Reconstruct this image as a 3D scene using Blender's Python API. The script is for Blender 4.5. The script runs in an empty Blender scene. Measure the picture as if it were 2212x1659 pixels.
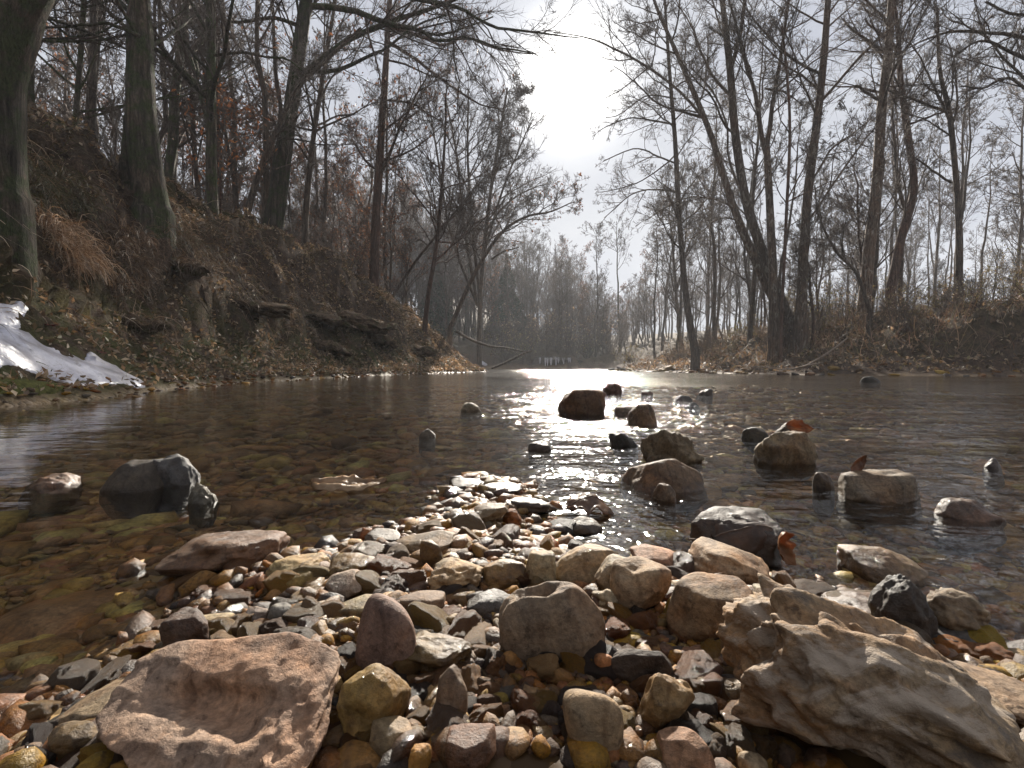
import bpy, bmesh, math
import numpy as np
from math import radians, sin, cos, pi

# ------------------------------------------------------------------ camera, sky, sun, exposure
sc = bpy.context.scene
C = sc.collection
H = 0.22                                   # camera height over the water (m)
F, CX, CY = 1106.0, 1106.0, 829.5          # focal length and centre in the units of a 2212 x 1659 picture
PITCH = math.atan((CY - 790.0) / F)
cam_d = bpy.data.cameras.new('camera'); cam_d.sensor_width = 36; cam_d.lens = 18
cam_d.clip_start = 0.02; cam_d.clip_end = 2000
cam = bpy.data.objects.new('camera', cam_d); C.objects.link(cam)
cam.location = (0, 0, H); cam.rotation_euler = (pi/2 - PITCH, 0, 0)
sc.camera = cam
SUN_EL, SUN_AZ = radians(28.6), radians(6.4)         # azimuth measured from +Y towards +X
sun_dir = np.array([sin(SUN_AZ)*cos(SUN_EL), cos(SUN_AZ)*cos(SUN_EL), sin(SUN_EL)])

world = bpy.data.worlds.new('World'); sc.world = world; world.use_nodes = True
nt = world.node_tree; nt.nodes.clear()
def N(tree, t, **kw):
    n = tree.nodes.new(t)
    for k, v in kw.items(): setattr(n, k, v)
    return n
def L(tree, a, b): tree.links.new(a, b)
out = N(nt, 'ShaderNodeOutputWorld'); bg = N(nt, 'ShaderNodeBackground'); L(nt, bg.outputs[0], out.inputs[0])
bg.inputs['Strength'].default_value = 0.1
sky = N(nt, 'ShaderNodeTexSky'); sky.sky_type = 'NISHITA'; sky.sun_disc = False
sky.sun_elevation = SUN_EL; sky.sun_rotation = SUN_AZ; sky.air_density = 1.0; sky.dust_density = 1.0
tc = N(nt, 'ShaderNodeTexCoord')
# thin high cloud veil over the clear sky
mp = N(nt, 'ShaderNodeMapping'); mp.inputs['Scale'].default_value = (1.6, 1.6, 4.5); L(nt, tc.outputs['Generated'], mp.inputs[0])
no = N(nt, 'ShaderNodeTexNoise'); no.inputs['Scale'].default_value = 1.5; no.inputs['Detail'].default_value = 6; no.inputs['Roughness'].default_value = .55
L(nt, mp.outputs[0], no.inputs['Vector'])
cr = N(nt, 'ShaderNodeValToRGB'); cr.color_ramp.elements[0].position = .3; cr.color_ramp.elements[1].position = .7
cr.color_ramp.elements[0].color = (1.4, 1.53, 1.9, 1); cr.color_ramp.elements[1].color = (2.15, 2.23, 2.42, 1)
L(nt, no.outputs['Fac'], cr.inputs[0])
mx = N(nt, 'ShaderNodeMix', data_type='RGBA'); mx.inputs[0].default_value = .993
L(nt, sky.outputs[0], mx.inputs[6]); L(nt, cr.outputs[0], mx.inputs[7])
# the sun behind the veil: bright aureole falling off with the angle from the sun
vm = N(nt, 'ShaderNodeVectorMath', operation='DOT_PRODUCT'); vm.inputs[1].default_value = tuple(sun_dir); L(nt, tc.outputs['Generated'], vm.inputs[0])
ac = N(nt, 'ShaderNodeMath', operation='ARCCOSINE'); L(nt, vm.outputs['Value'], ac.inputs[0])
def glow(width, power, amp):
    a = N(nt, 'ShaderNodeMath', operation='DIVIDE'); L(nt, ac.outputs[0], a.inputs[0]); a.inputs[1].default_value = radians(width)
    b = N(nt, 'ShaderNodeMath', operation='POWER'); L(nt, a.outputs[0], b.inputs[0]); b.inputs[1].default_value = 2
    c = N(nt, 'ShaderNodeMath', operation='ADD'); L(nt, b.outputs[0], c.inputs[0]); c.inputs[1].default_value = 1
    d = N(nt, 'ShaderNodeMath', operation='POWER'); L(nt, c.outputs[0], d.inputs[0]); d.inputs[1].default_value = -power
    e = N(nt, 'ShaderNodeMath', operation='MULTIPLY'); L(nt, d.outputs[0], e.inputs[0]); e.inputs[1].default_value = amp
    return e
g1, g2 = glow(4.0, 3.0, 50.0), glow(10.0, 2.0, .6)
ga = N(nt, 'ShaderNodeMath', operation='ADD'); L(nt, g1.outputs[0], ga.inputs[0]); L(nt, g2.outputs[0], ga.inputs[1])
gc = N(nt, 'ShaderNodeVectorMath', operation='SCALE'); gc.inputs[0].default_value = (1.0, .97, .9); L(nt, ga.outputs[0], gc.inputs['Scale'])
sm = N(nt, 'ShaderNodeVectorMath', operation='ADD'); L(nt, mx.outputs[2], sm.inputs[0]); L(nt, gc.outputs[0], sm.inputs[1])
L(nt, sm.outputs[0], bg.inputs['Color'])

sl = bpy.data.lights.new('sun', 'SUN'); sl.energy = 5.0; sl.angle = radians(1.2); sl.color = (1.0, .93, .82)
so = bpy.data.objects.new('sun', sl); C.objects.link(so)
so.rotation_euler = (pi/2 - SUN_EL, 0, pi - SUN_AZ)
sc.view_settings.view_transform = 'Standard'; sc.view_settings.look = 'None'
sc.view_settings.exposure = 1.55; sc.view_settings.gamma = 1.0
sc.cycles.use_denoising = True
sc.cycles.max_bounces = 6; sc.cycles.diffuse_bounces = 2; sc.cycles.glossy_bounces = 3; sc.cycles.volume_bounces = 0; sc.cycles.transparent_max_bounces = 10; sc.cycles.sample_clamp_indirect = 4
sc.cycles.caustics_reflective = False; sc.cycles.caustics_refractive = False

# ------------------------------------------------------------------ helpers
R0 = np.random.default_rng(11)
def ray(px, py):
    x, z = (px-CX)/F, -(py-CY)/F
    d = np.array([x, cos(PITCH)+sin(PITCH)*z, -sin(PITCH)+cos(PITCH)*z])
    return d/d[1]                                        # per metre of distance along +Y
def atd(px, py, d): return np.array([0, 0, H]) + ray(px, py)*d

def _hash(ix, iy, iz, seed):
    h = (ix.astype(np.int64)*374761393 + iy.astype(np.int64)*668265263 + iz.astype(np.int64)*2147483647 + seed*1274126177) & 0xffffffff
    h = ((h ^ (h >> 13))*1274126177) & 0xffffffff
    return ((h ^ (h >> 16)) & 0xffff)/32767.5 - 1.0
def vnoise(p, seed=0):
    p = np.asarray(p, float); i = np.floor(p).astype(np.int64); f = p-i; u = f*f*f*(f*(f*6-15)+10)
    x, y, z = i[..., 0], i[..., 1], i[..., 2]; ux, uy, uz = u[..., 0], u[..., 1], u[..., 2]
    def g(a, b, c): return _hash(x+a, y+b, z+c, seed)
    a = g(0,0,0)*(1-ux)+g(1,0,0)*ux; b = g(0,1,0)*(1-ux)+g(1,1,0)*ux
    c = g(0,0,1)*(1-ux)+g(1,0,1)*ux; d = g(0,1,1)*(1-ux)+g(1,1,1)*ux
    return (a*(1-uy)+b*uy)*(1-uz) + (c*(1-uy)+d*uy)*uz
def fbm(p, oct=4, seed=0, gain=.5, lac=2.03):
    s, a, p = 0, 1.0, np.asarray(p, float)
    for o in range(oct):
        s = s + a*vnoise(p, seed+o*17); p = p*lac + 3.7; a *= gain
    return s
def ridged(p, oct=4, seed=0):
    s, a, p = 0, 1.0, np.asarray(p, float)
    for o in range(oct):
        s = s + a*(1-2*np.abs(vnoise(p, seed+o*13))); p = p*2.07+1.3; a *= .5
    return s
def unit(v): return v/np.maximum(np.linalg.norm(v, axis=-1, keepdims=True), 1e-9)

def mesh(name, V, faces, mat=None, smooth=True, col=None):
    V = np.ascontiguousarray(V, dtype=np.float32).reshape(-1, 3)
    if not isinstance(faces, (list, tuple)): faces = [faces]
    faces = [np.asarray(f, dtype=np.int32) for f in faces if len(f)]
    me = bpy.data.meshes.new(name)
    me.vertices.add(len(V)); me.vertices.foreach_set('co', V.ravel())
    li = np.concatenate([f.ravel() for f in faces]); tot = np.concatenate([np.full(len(f), f.shape[1], np.int32) for f in faces])
    st = np.concatenate([[0], np.cumsum(tot)[:-1]]).astype(np.int32)
    me.loops.add(len(li)); me.loops.foreach_set('vertex_index', li)
    me.polygons.add(len(tot)); me.polygons.foreach_set('loop_start', st)
    me.update(calc_edges=True)
    me.polygons.foreach_set('use_smooth', np.full(len(tot), smooth, bool))
    if col is not None:
        a = me.color_attributes.new('Col', 'FLOAT_COLOR', 'POINT')
        c = np.ones((len(V), 4), np.float32); c[:, :col.shape[1]] = col
        a.data.foreach_set('color', c.ravel())
    if mat: me.materials.append(mat)
    return me
def obj(name, me, parent=None, loc=None, rot=None, scale=None):
    o = bpy.data.objects.new(name, me); C.objects.link(o)
    if parent: o.parent = parent
    if loc is not None: o.location = loc
    if rot is not None: o.rotation_euler = rot
    if scale is not None: o.scale = scale
    return o
def tag(o, label, cat, group=None, kind=None):
    o['label'] = label; o['category'] = cat
    if group: o['group'] = group
    if kind: o['kind'] = kind
    return o
def empty(name, loc=(0, 0, 0), rot=(0, 0, 0)):
    o = bpy.data.objects.new(name, None); C.objects.link(o); o.location = loc; o.rotation_euler = rot
    o.empty_display_size = .1
    return o
def copy_tree(o, parent=None):
    c = o.copy(); C.objects.link(c); c.parent = parent
    for ch in list(o.children): copy_tree(ch, c)
    return c

class Bag:                                               # collects vertices and faces for one mesh
    def __init__(s): s.V, s.F, s.C, s.n = [], {}, [], 0
    def add(s, V, Fc, col=None):
        V = np.asarray(V, np.float32).reshape(-1, 3); Fc = np.asarray(Fc, np.int32)
        s.F.setdefault(Fc.shape[1], []).append(Fc + s.n); s.V.append(V); s.n += len(V)
        if col is not None: s.C.append(np.broadcast_to(np.asarray(col, np.float32), (len(V), np.shape(col)[-1])))
    def mesh(s, name, mat, smooth=True):
        return mesh(name, np.concatenate(s.V), [np.concatenate(f) for f in s.F.values()], mat, smooth,
                    np.concatenate(s.C) if s.C else None)

def tubes(P, Rr, sides, bump=None):
    """P (n,k,3) paths, Rr (n,k) radii -> vertices, quads"""
    P = np.asarray(P, float); Rr = np.asarray(Rr, float); n, k = P.shape[:2]
    T = np.empty_like(P); T[:, 1:-1] = P[:, 2:]-P[:, :-2]; T[:, 0] = P[:, 1]-P[:, 0]; T[:, -1] = P[:, -1]-P[:, -2]
    T = unit(T); main = unit(P[:, -1]-P[:, 0])
    ref = np.where(np.abs(main[:, 2:3]) > .7, np.array([[1., 0, 0]]), np.array([[0, 0, 1.]]))[:, None]
    A = unit(np.cross(T, np.broadcast_to(ref, T.shape))); B = np.cross(T, A)
    th = np.arange(sides)*2*pi/sides
    off = A[:, :, None]*np.cos(th)[None, None, :, None] + B[:, :, None]*np.sin(th)[None, None, :, None]
    rr = Rr[:, :, None, None]*np.ones((1, 1, sides, 1))
    if bump is not None: rr = rr*bump(P[:, :, None]+off*rr, off)
    V = P[:, :, None]+off*rr
    i = np.arange(k-1)[:, None]*sides; j = np.arange(sides)[None]; j2 = (j+1) % sides
    q = np.stack([i+j, i+j2, i+sides+j2, i+sides+j], -1).reshape(-1, 4)
    Q = (q[None]+np.arange(n)[:, None, None]*k*sides).reshape(-1, 4)
    return V.reshape(-1, 3), Q
def spikes(P, Rr):                                       # the finest twigs: slim three sided points
    a, b2 = P[:, 0], P[:, -1]; T_ = unit(b2-a); A_ = unit(np.cross(T_, np.array([.3, .5, .81]))); B_ = np.cross(T_, A_)
    th = np.arange(3)*2*pi/3; ring = a[:, None]+(A_[:, None]*np.cos(th)[None, :, None]+B_[:, None]*np.sin(th)[None, :, None])*Rr[:, :1, None]
    V = np.concatenate([ring, b2[:, None]], 1); f = np.array([(0, 1, 3), (1, 2, 3), (2, 0, 3)])
    return V.reshape(-1, 3), (f[None]+np.arange(len(P))[:, None, None]*4).reshape(-1, 3)
def resample(pts, n):
    pts = np.asarray(pts, float); t = np.linspace(0, len(pts)-1, n); m = len(pts)
    i = np.minimum(t.astype(int), m-2); f = (t-i)[:, None]
    p0, p1, p2, p3 = pts[np.maximum(i-1, 0)], pts[i], pts[i+1], pts[np.minimum(i+2, m-1)]
    return .5*(2*p1 + (p2-p0)*f + (2*p0-5*p1+4*p2-p3)*f**2 + (3*p1-p0-3*p2+p3)*f**3)

# ------------------------------------------------------------------ materials
def newmat(name):
    m = bpy.data.materials.new(name); m.use_nodes = True
    t = m.node_tree; b = t.nodes['Principled BSDF']; return m, t, b
def noise(t, vec, scale, detail=5, rough=.55, dist=0):
    n = N(t, 'ShaderNodeTexNoise'); n.inputs['Scale'].default_value = scale; n.inputs['Detail'].default_value = detail
    n.inputs['Roughness'].default_value = rough; n.inputs['Distortion'].default_value = dist
    if vec is not None: L(t, vec, n.inputs['Vector'])
    return n.outputs['Fac']
def ramp(t, fac, stops):
    r = N(t, 'ShaderNodeValToRGB'); e = r.color_ramp.elements
    while len(e) < len(stops): e.new(.5)
    for k, (p, c) in enumerate(stops):
        e[k].position = p; e[k].color = (c, c, c, 1) if np.isscalar(c) else (*c, 1)
    L(t, fac, r.inputs[0]); return r.outputs[0]
def mix(t, fac, a, b, mode='MIX'):
    m = N(t, 'ShaderNodeMix', data_type='RGBA', blend_type=mode)
    for s, v in ((m.inputs[0], fac), (m.inputs[6], a), (m.inputs[7], b)):
        if isinstance(v, bpy.types.NodeSocket): L(t, v, s)
        elif np.isscalar(v): s.default_value = v if s.type == 'VALUE' else (v, v, v, 1)
        else: s.default_value = (*v, 1)
    return m.outputs[2]
def math_(t, op, a, b=None, clamp=False):
    m = N(t, 'ShaderNodeMath', operation=op, use_clamp=clamp)
    for s, v in zip(m.inputs, (a, b)):
        if v is None: continue
        if isinstance(v, bpy.types.NodeSocket): L(t, v, s)
        else: s.default_value = v
    return m.outputs[0]
def bump(t, b, h, strength, dist):
    n = N(t, 'ShaderNodeBump'); n.inputs['Strength'].default_value = strength; n.inputs['Distance'].default_value = dist
    L(t, h, n.inputs['Height']); L(t, n.outputs[0], b.inputs['Normal']); return n
def coords(t, kind='Object', scale=None, offset=True):
    c = N(t, 'ShaderNodeTexCoord'); v = c.outputs[kind]
    if offset:
        oi = N(t, 'ShaderNodeObjectInfo'); a = N(t, 'ShaderNodeVectorMath', operation='MULTIPLY_ADD')
        L(t, oi.outputs['Random'], a.inputs[0]); a.inputs[1].default_value = (13, 7, 29); L(t, v, a.inputs[2]); v = a.outputs[0]
    if scale is not None:
        a = N(t, 'ShaderNodeVectorMath', operation='MULTIPLY'); L(t, v, a.inputs[0]); a.inputs[1].default_value = scale; v = a.outputs[0]
    return v
def wet_band(t):                                         # damp up to a hand's breadth over the water line
    g = N(t, 'ShaderNodeNewGeometry'); s = N(t, 'ShaderNodeSeparateXYZ'); L(t, g.outputs['Position'], s.inputs[0])
    n = noise(t, g.outputs['Position'], 45, 3)
    z = math_(t, 'MULTIPLY_ADD', n, .03); z.node.inputs[2].default_value = -.004
    d = math_(t, 'SUBTRACT', z, s.outputs['Z'])
    return math_(t, 'MULTIPLY', d, 160, True)

def stone_material(name, source, freq=1.0, bumpd=.0012, sparkle=1.0, patchy=0.0):
    m, t, b = newmat(name); v = coords(t)
    if source == 'object':
        oi = N(t, 'ShaderNodeObjectInfo'); col, wet = oi.outputs['Color'], oi.outputs['Alpha']
    else:
        at = N(t, 'ShaderNodeAttribute', attribute_name='Col'); col, wet = at.outputs['Color'], at.outputs['Alpha']
    n1 = noise(t, v, 28*freq, 7, .68, .4); n2 = noise(t, v, 120*freq, 7, .7); n3 = noise(t, v, 9*freq, 4, .6, .9); n4 = noise(t, v, 330*freq, 5, .7)
    c = mix(t, 1.0, col, ramp(t, n1, [(.34, (.5, .46, .44)), (.5, (.95, .91, .86)), (.66, (1.4, 1.3, 1.16))]), 'MULTIPLY')
    c = mix(t, ramp(t, n3, [(.48, 0.0), (.6, .5)]), c, mix(t, 1.0, c, (1.12, .8, .55), 'MULTIPLY'))            # rusty stain
    c = mix(t, ramp(t, n3, [(.36, .5), (.44, 0.0)]), c, mix(t, 1.0, c, (.78, .8, .84), 'MULTIPLY'))             # grey weathering
    c = mix(t, ramp(t, n2, [(.56, 0.0), (.64, .75)]), c, mix(t, 1.0, c, (.36, .33, .32), 'MULTIPLY'))          # dark specks
    c = mix(t, ramp(t, n2, [(.34, .6), (.42, 0.0)]), c, mix(t, 1.0, c, (1.55, 1.47, 1.36), 'MULTIPLY'))        # pale crust
    c = mix(t, 1.0, c, ramp(t, n4, [(.35, .72), (.65, 1.26)]), 'MULTIPLY')                                      # grain
    vn = N(t, 'ShaderNodeTexWave'); vn.inputs['Scale'].default_value = 14*freq; vn.inputs['Distortion'].default_value = 9; vn.inputs['Detail'].default_value = 4; L(t, v, vn.inputs['Vector'])
    c = mix(t, ramp(t, vn.outputs['Fac'], [(.9, 0.0), (.985, .45)]), c, mix(t, 1.0, c, (.5, .42, .36), 'MULTIPLY'))
    if patchy:
        p1 = noise(t, coords(t, scale=(.6, 1.5, 1.5)), 24*freq, 6, .7, .6)
        c = mix(t, ramp(t, p1, [(.5, 0.0), (.58, patchy)]), c, (.33, .27, .21)); c = mix(t, ramp(t, p1, [(.36, patchy), (.43, 0.0)]), c, (.085, .07, .06))
    w = math_(t, 'MAXIMUM', wet, wet_band(t))
    w = math_(t, 'MULTIPLY', w, ramp(t, noise(t, v, 20*freq, 4), [(.4, .5), (.54, 1.0)]))
    c = mix(t, w, c, mix(t, 1.0, c, (.56, .46, .35), 'MULTIPLY'))
    L(t, c, b.inputs['Base Color'])
    r = math_(t, 'MULTIPLY_ADD', w, -.36); r.node.inputs[2].default_value = .75; L(t, r, b.inputs['Roughness'])
    L(t, math_(t, 'MULTIPLY', w, .34*sparkle, True), b.inputs['Coat Weight']); b.inputs['Coat Roughness'].default_value = .05; b.inputs['Specular IOR Level'].default_value = .3
    hh = math_(t, 'ADD', math_(t, 'ADD', n1, math_(t, 'MULTIPLY', n2, .6)), math_(t, 'MULTIPLY', n4, .18))
    bump(t, b, hh, 1.0, bumpd*2.4)
    h2 = math_(t, 'ADD', hh, math_(t, 'MULTIPLY', noise(t, v, 300*freq, 3, .6), .9))
    bn = N(t, 'ShaderNodeBump'); bn.inputs['Distance'].default_value = bumpd*9; L(t, h2, bn.inputs['Height']); L(t, bn.outputs[0], b.inputs['Coat Normal'])
    return m
M_crag = stone_material('craggy_stone', 'object', 1.0, .0016, 1.0, .75)
M_stone = stone_material('stone', 'object', 1.0, .0012)
M_bould = stone_material('boulder_stone', 'object', .45, .003)
M_grav = stone_material('gravel_stone', 'attr', 1.3, .0011, 1.2)
M_bed = stone_material('cobble_stone', 'attr', .5, .002, .8)

def bark_material(name, c1, c2, c3, patch=None, scale=1.0, moss=0.0):
    m, t, b = newmat(name); v = coords(t); vs = coords(t, scale=(1, 1, .13))
    n1 = noise(t, vs, 22*scale, 7, .7, .8); n2 = noise(t, v, 2.2, 5, .65); n5 = noise(t, coords(t, scale=(1, 1, .4)), 70*scale, 5, .7)
    c = ramp(t, n1, [(.36, c1), (.5, c2), (.62, c3)])
    c = mix(t, ramp(t, n5, [(.5, 0.0), (.66, .7)]), c, mix(t, 1.0, c, (.4, .38, .36), 'MULTIPLY'))
    c = mix(t, ramp(t, n2, [(.45, 0.0), (.62, .6)]), c, mix(t, 1.0, c, (1.6, 1.35, 1.15), 'MULTIPLY'))
    if patch is not None:
        pn = noise(t, coords(t, scale=(1, 1, .4)), 7, 6, .65, 1.4)
        c = mix(t, ramp(t, pn, [(.55, 0.0), (.6, .6)]), c, patch)
    if moss:
        mn = noise(t, v, 5.0, 6, .7)
        c = mix(t, ramp(t, mn, [(.46, 0.0), (.58, moss)]), c, mix(t, ramp(t, n5, [(.4, 0.0), (.6, 1.0)]), (.035, .045, .016), (.085, .1, .04)))
    oi = N(t, 'ShaderNodeObjectInfo')
    c = mix(t, 1.0, c, ramp(t, oi.outputs['Random'], [(0, .75), (1, 1.25)]), 'MULTIPLY')
    L(t, c, b.inputs['Base Color']); b.inputs['Roughness'].default_value = .85; b.inputs['Specular IOR Level'].default_value = .25
    bump(t, b, math_(t, 'ADD', n1, math_(t, 'MULTIPLY', n5, .5)), 1.0, .06)
    return m
M_bark = bark_material('bark_grey', (.045, .034, .028), (.105, .084, .068), (.18, .147, .12))
M_barkL = bark_material('bark_mossy', (.03, .025, .019), (.08, .066, .05), (.15, .124, .096), moss=.9, scale=.8)
M_sycam = bark_material('bark_sycamore', (.05, .034, .024), (.11, .078, .058), (.18, .14, .11), patch=(.34, .3, .25))
M_red = bark_material('bark_reddish', (.04, .024, .018), (.095, .058, .044), (.15, .098, .076))
M_twig, t, b = newmat('twig_bark')
oi = N(t, 'ShaderNodeObjectInfo')
L(t, ramp(t, oi.outputs['Random'], [(0, (.085, .06, .047)), (.5, (.115, .088, .072)), (1, (.15, .12, .1))]), b.inputs['Base Color'])
b.inputs['Roughness'].default_value = .8; b.inputs['Specular IOR Level'].default_value = .2

def leaf_material(name, cols, transl=.4, rough=.6, attr=False):
    m, t, b = newmat(name)
    if attr:
        at = N(t, 'ShaderNodeAttribute', attribute_name='Col'); c = at.outputs['Color']
    else:
        c = ramp(t, noise(t, coords(t), 38, 5, .6), [(.3, cols[0]), (.5, cols[1]), (.7, cols[2])])
    L(t, c, b.inputs['Base Color']); b.inputs['Roughness'].default_value = rough
    tr = N(t, 'ShaderNodeBsdfTranslucent'); L(t, mix(t, 1.0, c, (1.25, 1.0, .82), 'MULTIPLY'), tr.inputs[0])
    ms = N(t, 'ShaderNodeMixShader'); ms.inputs[0].default_value = transl
    L(t, b.outputs[0], ms.inputs[1]); L(t, tr.outputs[0], ms.inputs[2]); L(t, ms.outputs[0], t.nodes['Material Output'].inputs[0])
    if not attr:
        bump(t, b, noise(t, coords(t), 160, 4), .6, .002)
    return m
M_litter = leaf_material('leaf_litter', None, .3, .55, attr=True)
M_leafbrown = leaf_material('leaf_brown', ((.06, .03, .018), (.12, .06, .03), (.22, .12, .06)), .35, .35)
M_leafdark = leaf_material('leaf_dark', ((.025, .016, .012), (.05, .03, .02), (.1, .055, .03)), .3, .6)
M_leaforange = leaf_material('leaf_orange', ((.13, .055, .022), (.23, .1, .035), (.32, .16, .06)), .4, .6)
M_leafpale = leaf_material('leaf_pale', ((.13, .075, .035), (.24, .145, .07), (.36, .24, .13)), .3, .4)
M_leafred = leaf_material('leaf_red', ((.08, .02, .015), (.14, .035, .022), (.2, .06, .03)), .3, .5)

# ground: gravel bed, soil with litter, moss, mud; the vertex attribute says which zone a place belongs to
M_ground, t, b = newmat('ground')
v = coords(t, 'Object', offset=False)
at = N(t, 'ShaderNodeAttribute', attribute_name='Col'); sp = N(t, 'ShaderNodeSeparateColor'); L(t, at.outputs['Color'], sp.inputs[0])
vo = N(t, 'ShaderNodeTexVoronoi'); vo.inputs['Scale'].default_value = 38; vo.inputs['Randomness'].default_value = 1; L(t, v, vo.inputs['Vector'])
vsep = N(t, 'ShaderNodeSeparateColor'); L(t, vo.outputs['Color'], vsep.inputs[0])
grav = ramp(t, vsep.outputs[0], [(0, (.1, .07, .04)), (.3, (.22, .15, .078)), (.6, (.33, .235, .12)), (.85, (.28, .21, .15)), (1, (.42, .32, .18))])
grav = mix(t, ramp(t, noise(t, v, 7, 4), [(.35, .2), (.7, .8)]), grav, mix(t, 1.0, grav, (.5, .42, .34), 'MULTIPLY'))
soil = ramp(t, noise(t, v, 9, 8, .7), [(.28, (.03, .02, .015)), (.45, (.08, .052, .037)), (.6, (.15, .1, .068)), (.75, (.24, .17, .115))])
soil = mix(t, ramp(t, noise(t, v, 55, 5, .7), [(.4, 0.0), (.65, .7)]), soil, (.028, .02, .014))
mossc = ramp(t, noise(t, v, 30, 6, .7), [(.3, (.022, .024, .008)), (.5, (.06, .065, .02)), (.7, (.12, .115, .038))])
mfac = math_(t, 'MULTIPLY', sp.outputs[1], ramp(t, noise(t, v, 3.2, 5, .65), [(.4, 0.0), (.56, 1.0)]))
soil = mix(t, mfac, soil, mossc)
grav = mix(t, sp.outputs[2], grav, mix(t, 1.0, grav, (.3, .26, .22), 'MULTIPLY'))
c = mix(t, sp.outputs[0], grav, soil)
L(t, c, b.inputs['Base Color'])
L(t, ramp(t, sp.outputs[0], [(0, .35), (1, .9)]), b.inputs['Roughness']); b.inputs['Specular IOR Level'].default_value = .12
hg = math_(t, 'MULTIPLY', vo.outputs['Distance'], -.5)
hh = mix(t, sp.outputs[0], hg, math_(t, 'MULTIPLY', noise(t, v, 30, 7, .7), 1.6))
bump(t, b, hh, 1.0, .03)

# water: clear over the bed near by, mirror towards the far bank
M_water, t, b = newmat('river_water')
t.nodes.remove(b)
g = N(t, 'ShaderNodeNewGeometry'); pos = g.outputs['Position']
def wv(scale, stretch, rot, detail=3, rough=.5, dist=0):
    mp = N(t, 'ShaderNodeMapping'); L(t, pos, mp.inputs[0]); mp.inputs['Scale'].default_value = stretch; mp.inputs['Rotation'].default_value = (0, 0, rot)
    return noise(t, mp.outputs[0], scale, detail, rough, dist)
at = N(t, 'ShaderNodeAttribute', attribute_name='Col'); sp = N(t, 'ShaderNodeSeparateColor'); L(t, at.outputs['Color'], sp.inputs[0])
rough_zone = sp.outputs[0]                               # riffle strength along the current
fine = wv(46, (1, 1.0, 1), .3, 2, .5, .4)                # small ripples, metres
mid = wv(13, (.55, 1.3, 1), .1, 2, .5, .6)
big = wv(3.4, (.5, 1.5, 1), -.15, 2, .45, .3)
h1 = math_(t, 'MULTIPLY', fine, .0065); h2 = math_(t, 'MULTIPLY', mid, .017); h3 = math_(t, 'MULTIPLY', big, .05)
rough_h = math_(t, 'ADD', math_(t, 'ADD', h1, h2), h3)
calm_h = math_(t, 'ADD', math_(t, 'MULTIPLY', wv(22, (.5, 1.4, 1), 0, 2), .0011), math_(t, 'MULTIPLY', wv(5, (.6, 1.2, 1), .2, 2), .004))
hm = math_(t, 'ADD', math_(t, 'MULTIPLY', rough_h, rough_zone), calm_h)
bn = N(t, 'ShaderNodeBump'); bn.inputs['Strength'].default_value = 1.0; bn.inputs['Distance'].default_value = 1.0; L(t, hm, bn.inputs['Height'])
gl = N(t, 'ShaderNodeBsdfGlossy'); gl.inputs['Roughness'].default_value = .07; gl.inputs['Color'].default_value = (1, 1, 1, 1); L(t, bn.outputs[0], gl.inputs['Normal'])
tr = N(t, 'ShaderNodeBsdfTransparent'); tr.inputs[0].default_value = (.99, .95, .87, 1)
fr = N(t, 'ShaderNodeFresnel'); fr.inputs['IOR'].default_value = 1.36; L(t, bn.outputs[0], fr.inputs['Normal'])
ms = N(t, 'ShaderNodeMixShader'); L(t, fr.outputs[0], ms.inputs[0]); L(t, tr.outputs[0], ms.inputs[1]); L(t, gl.outputs[0], ms.inputs[2])
L(t, ms.outputs[0], t.nodes['Material Output'].inputs[0])

M_ice, t, b = newmat('ice')
v = coords(t)
n1 = noise(t, v, 9, 5, .6); n2 = noise(t, v, 40, 4)
c = ramp(t, n1, [(.3, (.42, .41, .46)), (.5, (.6, .585, .64)), (.7, (.76, .745, .79))])
c = mix(t, ramp(t, noise(t, v, 14, 7, .75, .6), [(.54, 0.0), (.68, .75)]), c, (.2, .16, .12)); c = mix(t, ramp(t, noise(t, v, 95, 5, .7), [(.6, 0.0), (.68, .7)]), c, (.13, .1, .07))
L(t, c, b.inputs['Base Color'])
b.inputs['Roughness'].default_value = .28; b.inputs['Subsurface Weight'].default_value = .35; b.inputs['Subsurface Radius'].default_value = (.04, .045, .06)
b.inputs['Coat Weight'].default_value = .6; b.inputs['Coat Roughness'].default_value = .08
bump(t, b, math_(t, 'ADD', n1, math_(t, 'MULTIPLY', n2, .5)), .6, .008)
M_moss, t, b = newmat('moss')
L(t, ramp(t, noise(t, coords(t), 60, 6, .7), [(.3, (.02, .022, .007)), (.5, (.06, .062, .016)), (.72, (.13, .12, .035))]), b.inputs['Base Color'])
b.inputs['Roughness'].default_value = .95; b.inputs['Specular IOR Level'].default_value = .1
M_wood, t, b = newmat('dead_wood')
L(t, ramp(t, noise(t, coords(t, scale=(1, 1, .3)), 40, 5), [(.3, (.1, .07, .05)), (.6, (.24, .18, .13)), (.8, (.36, .28, .21))]), b.inputs['Base Color']); b.inputs['Roughness'].default_value = .8

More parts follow.
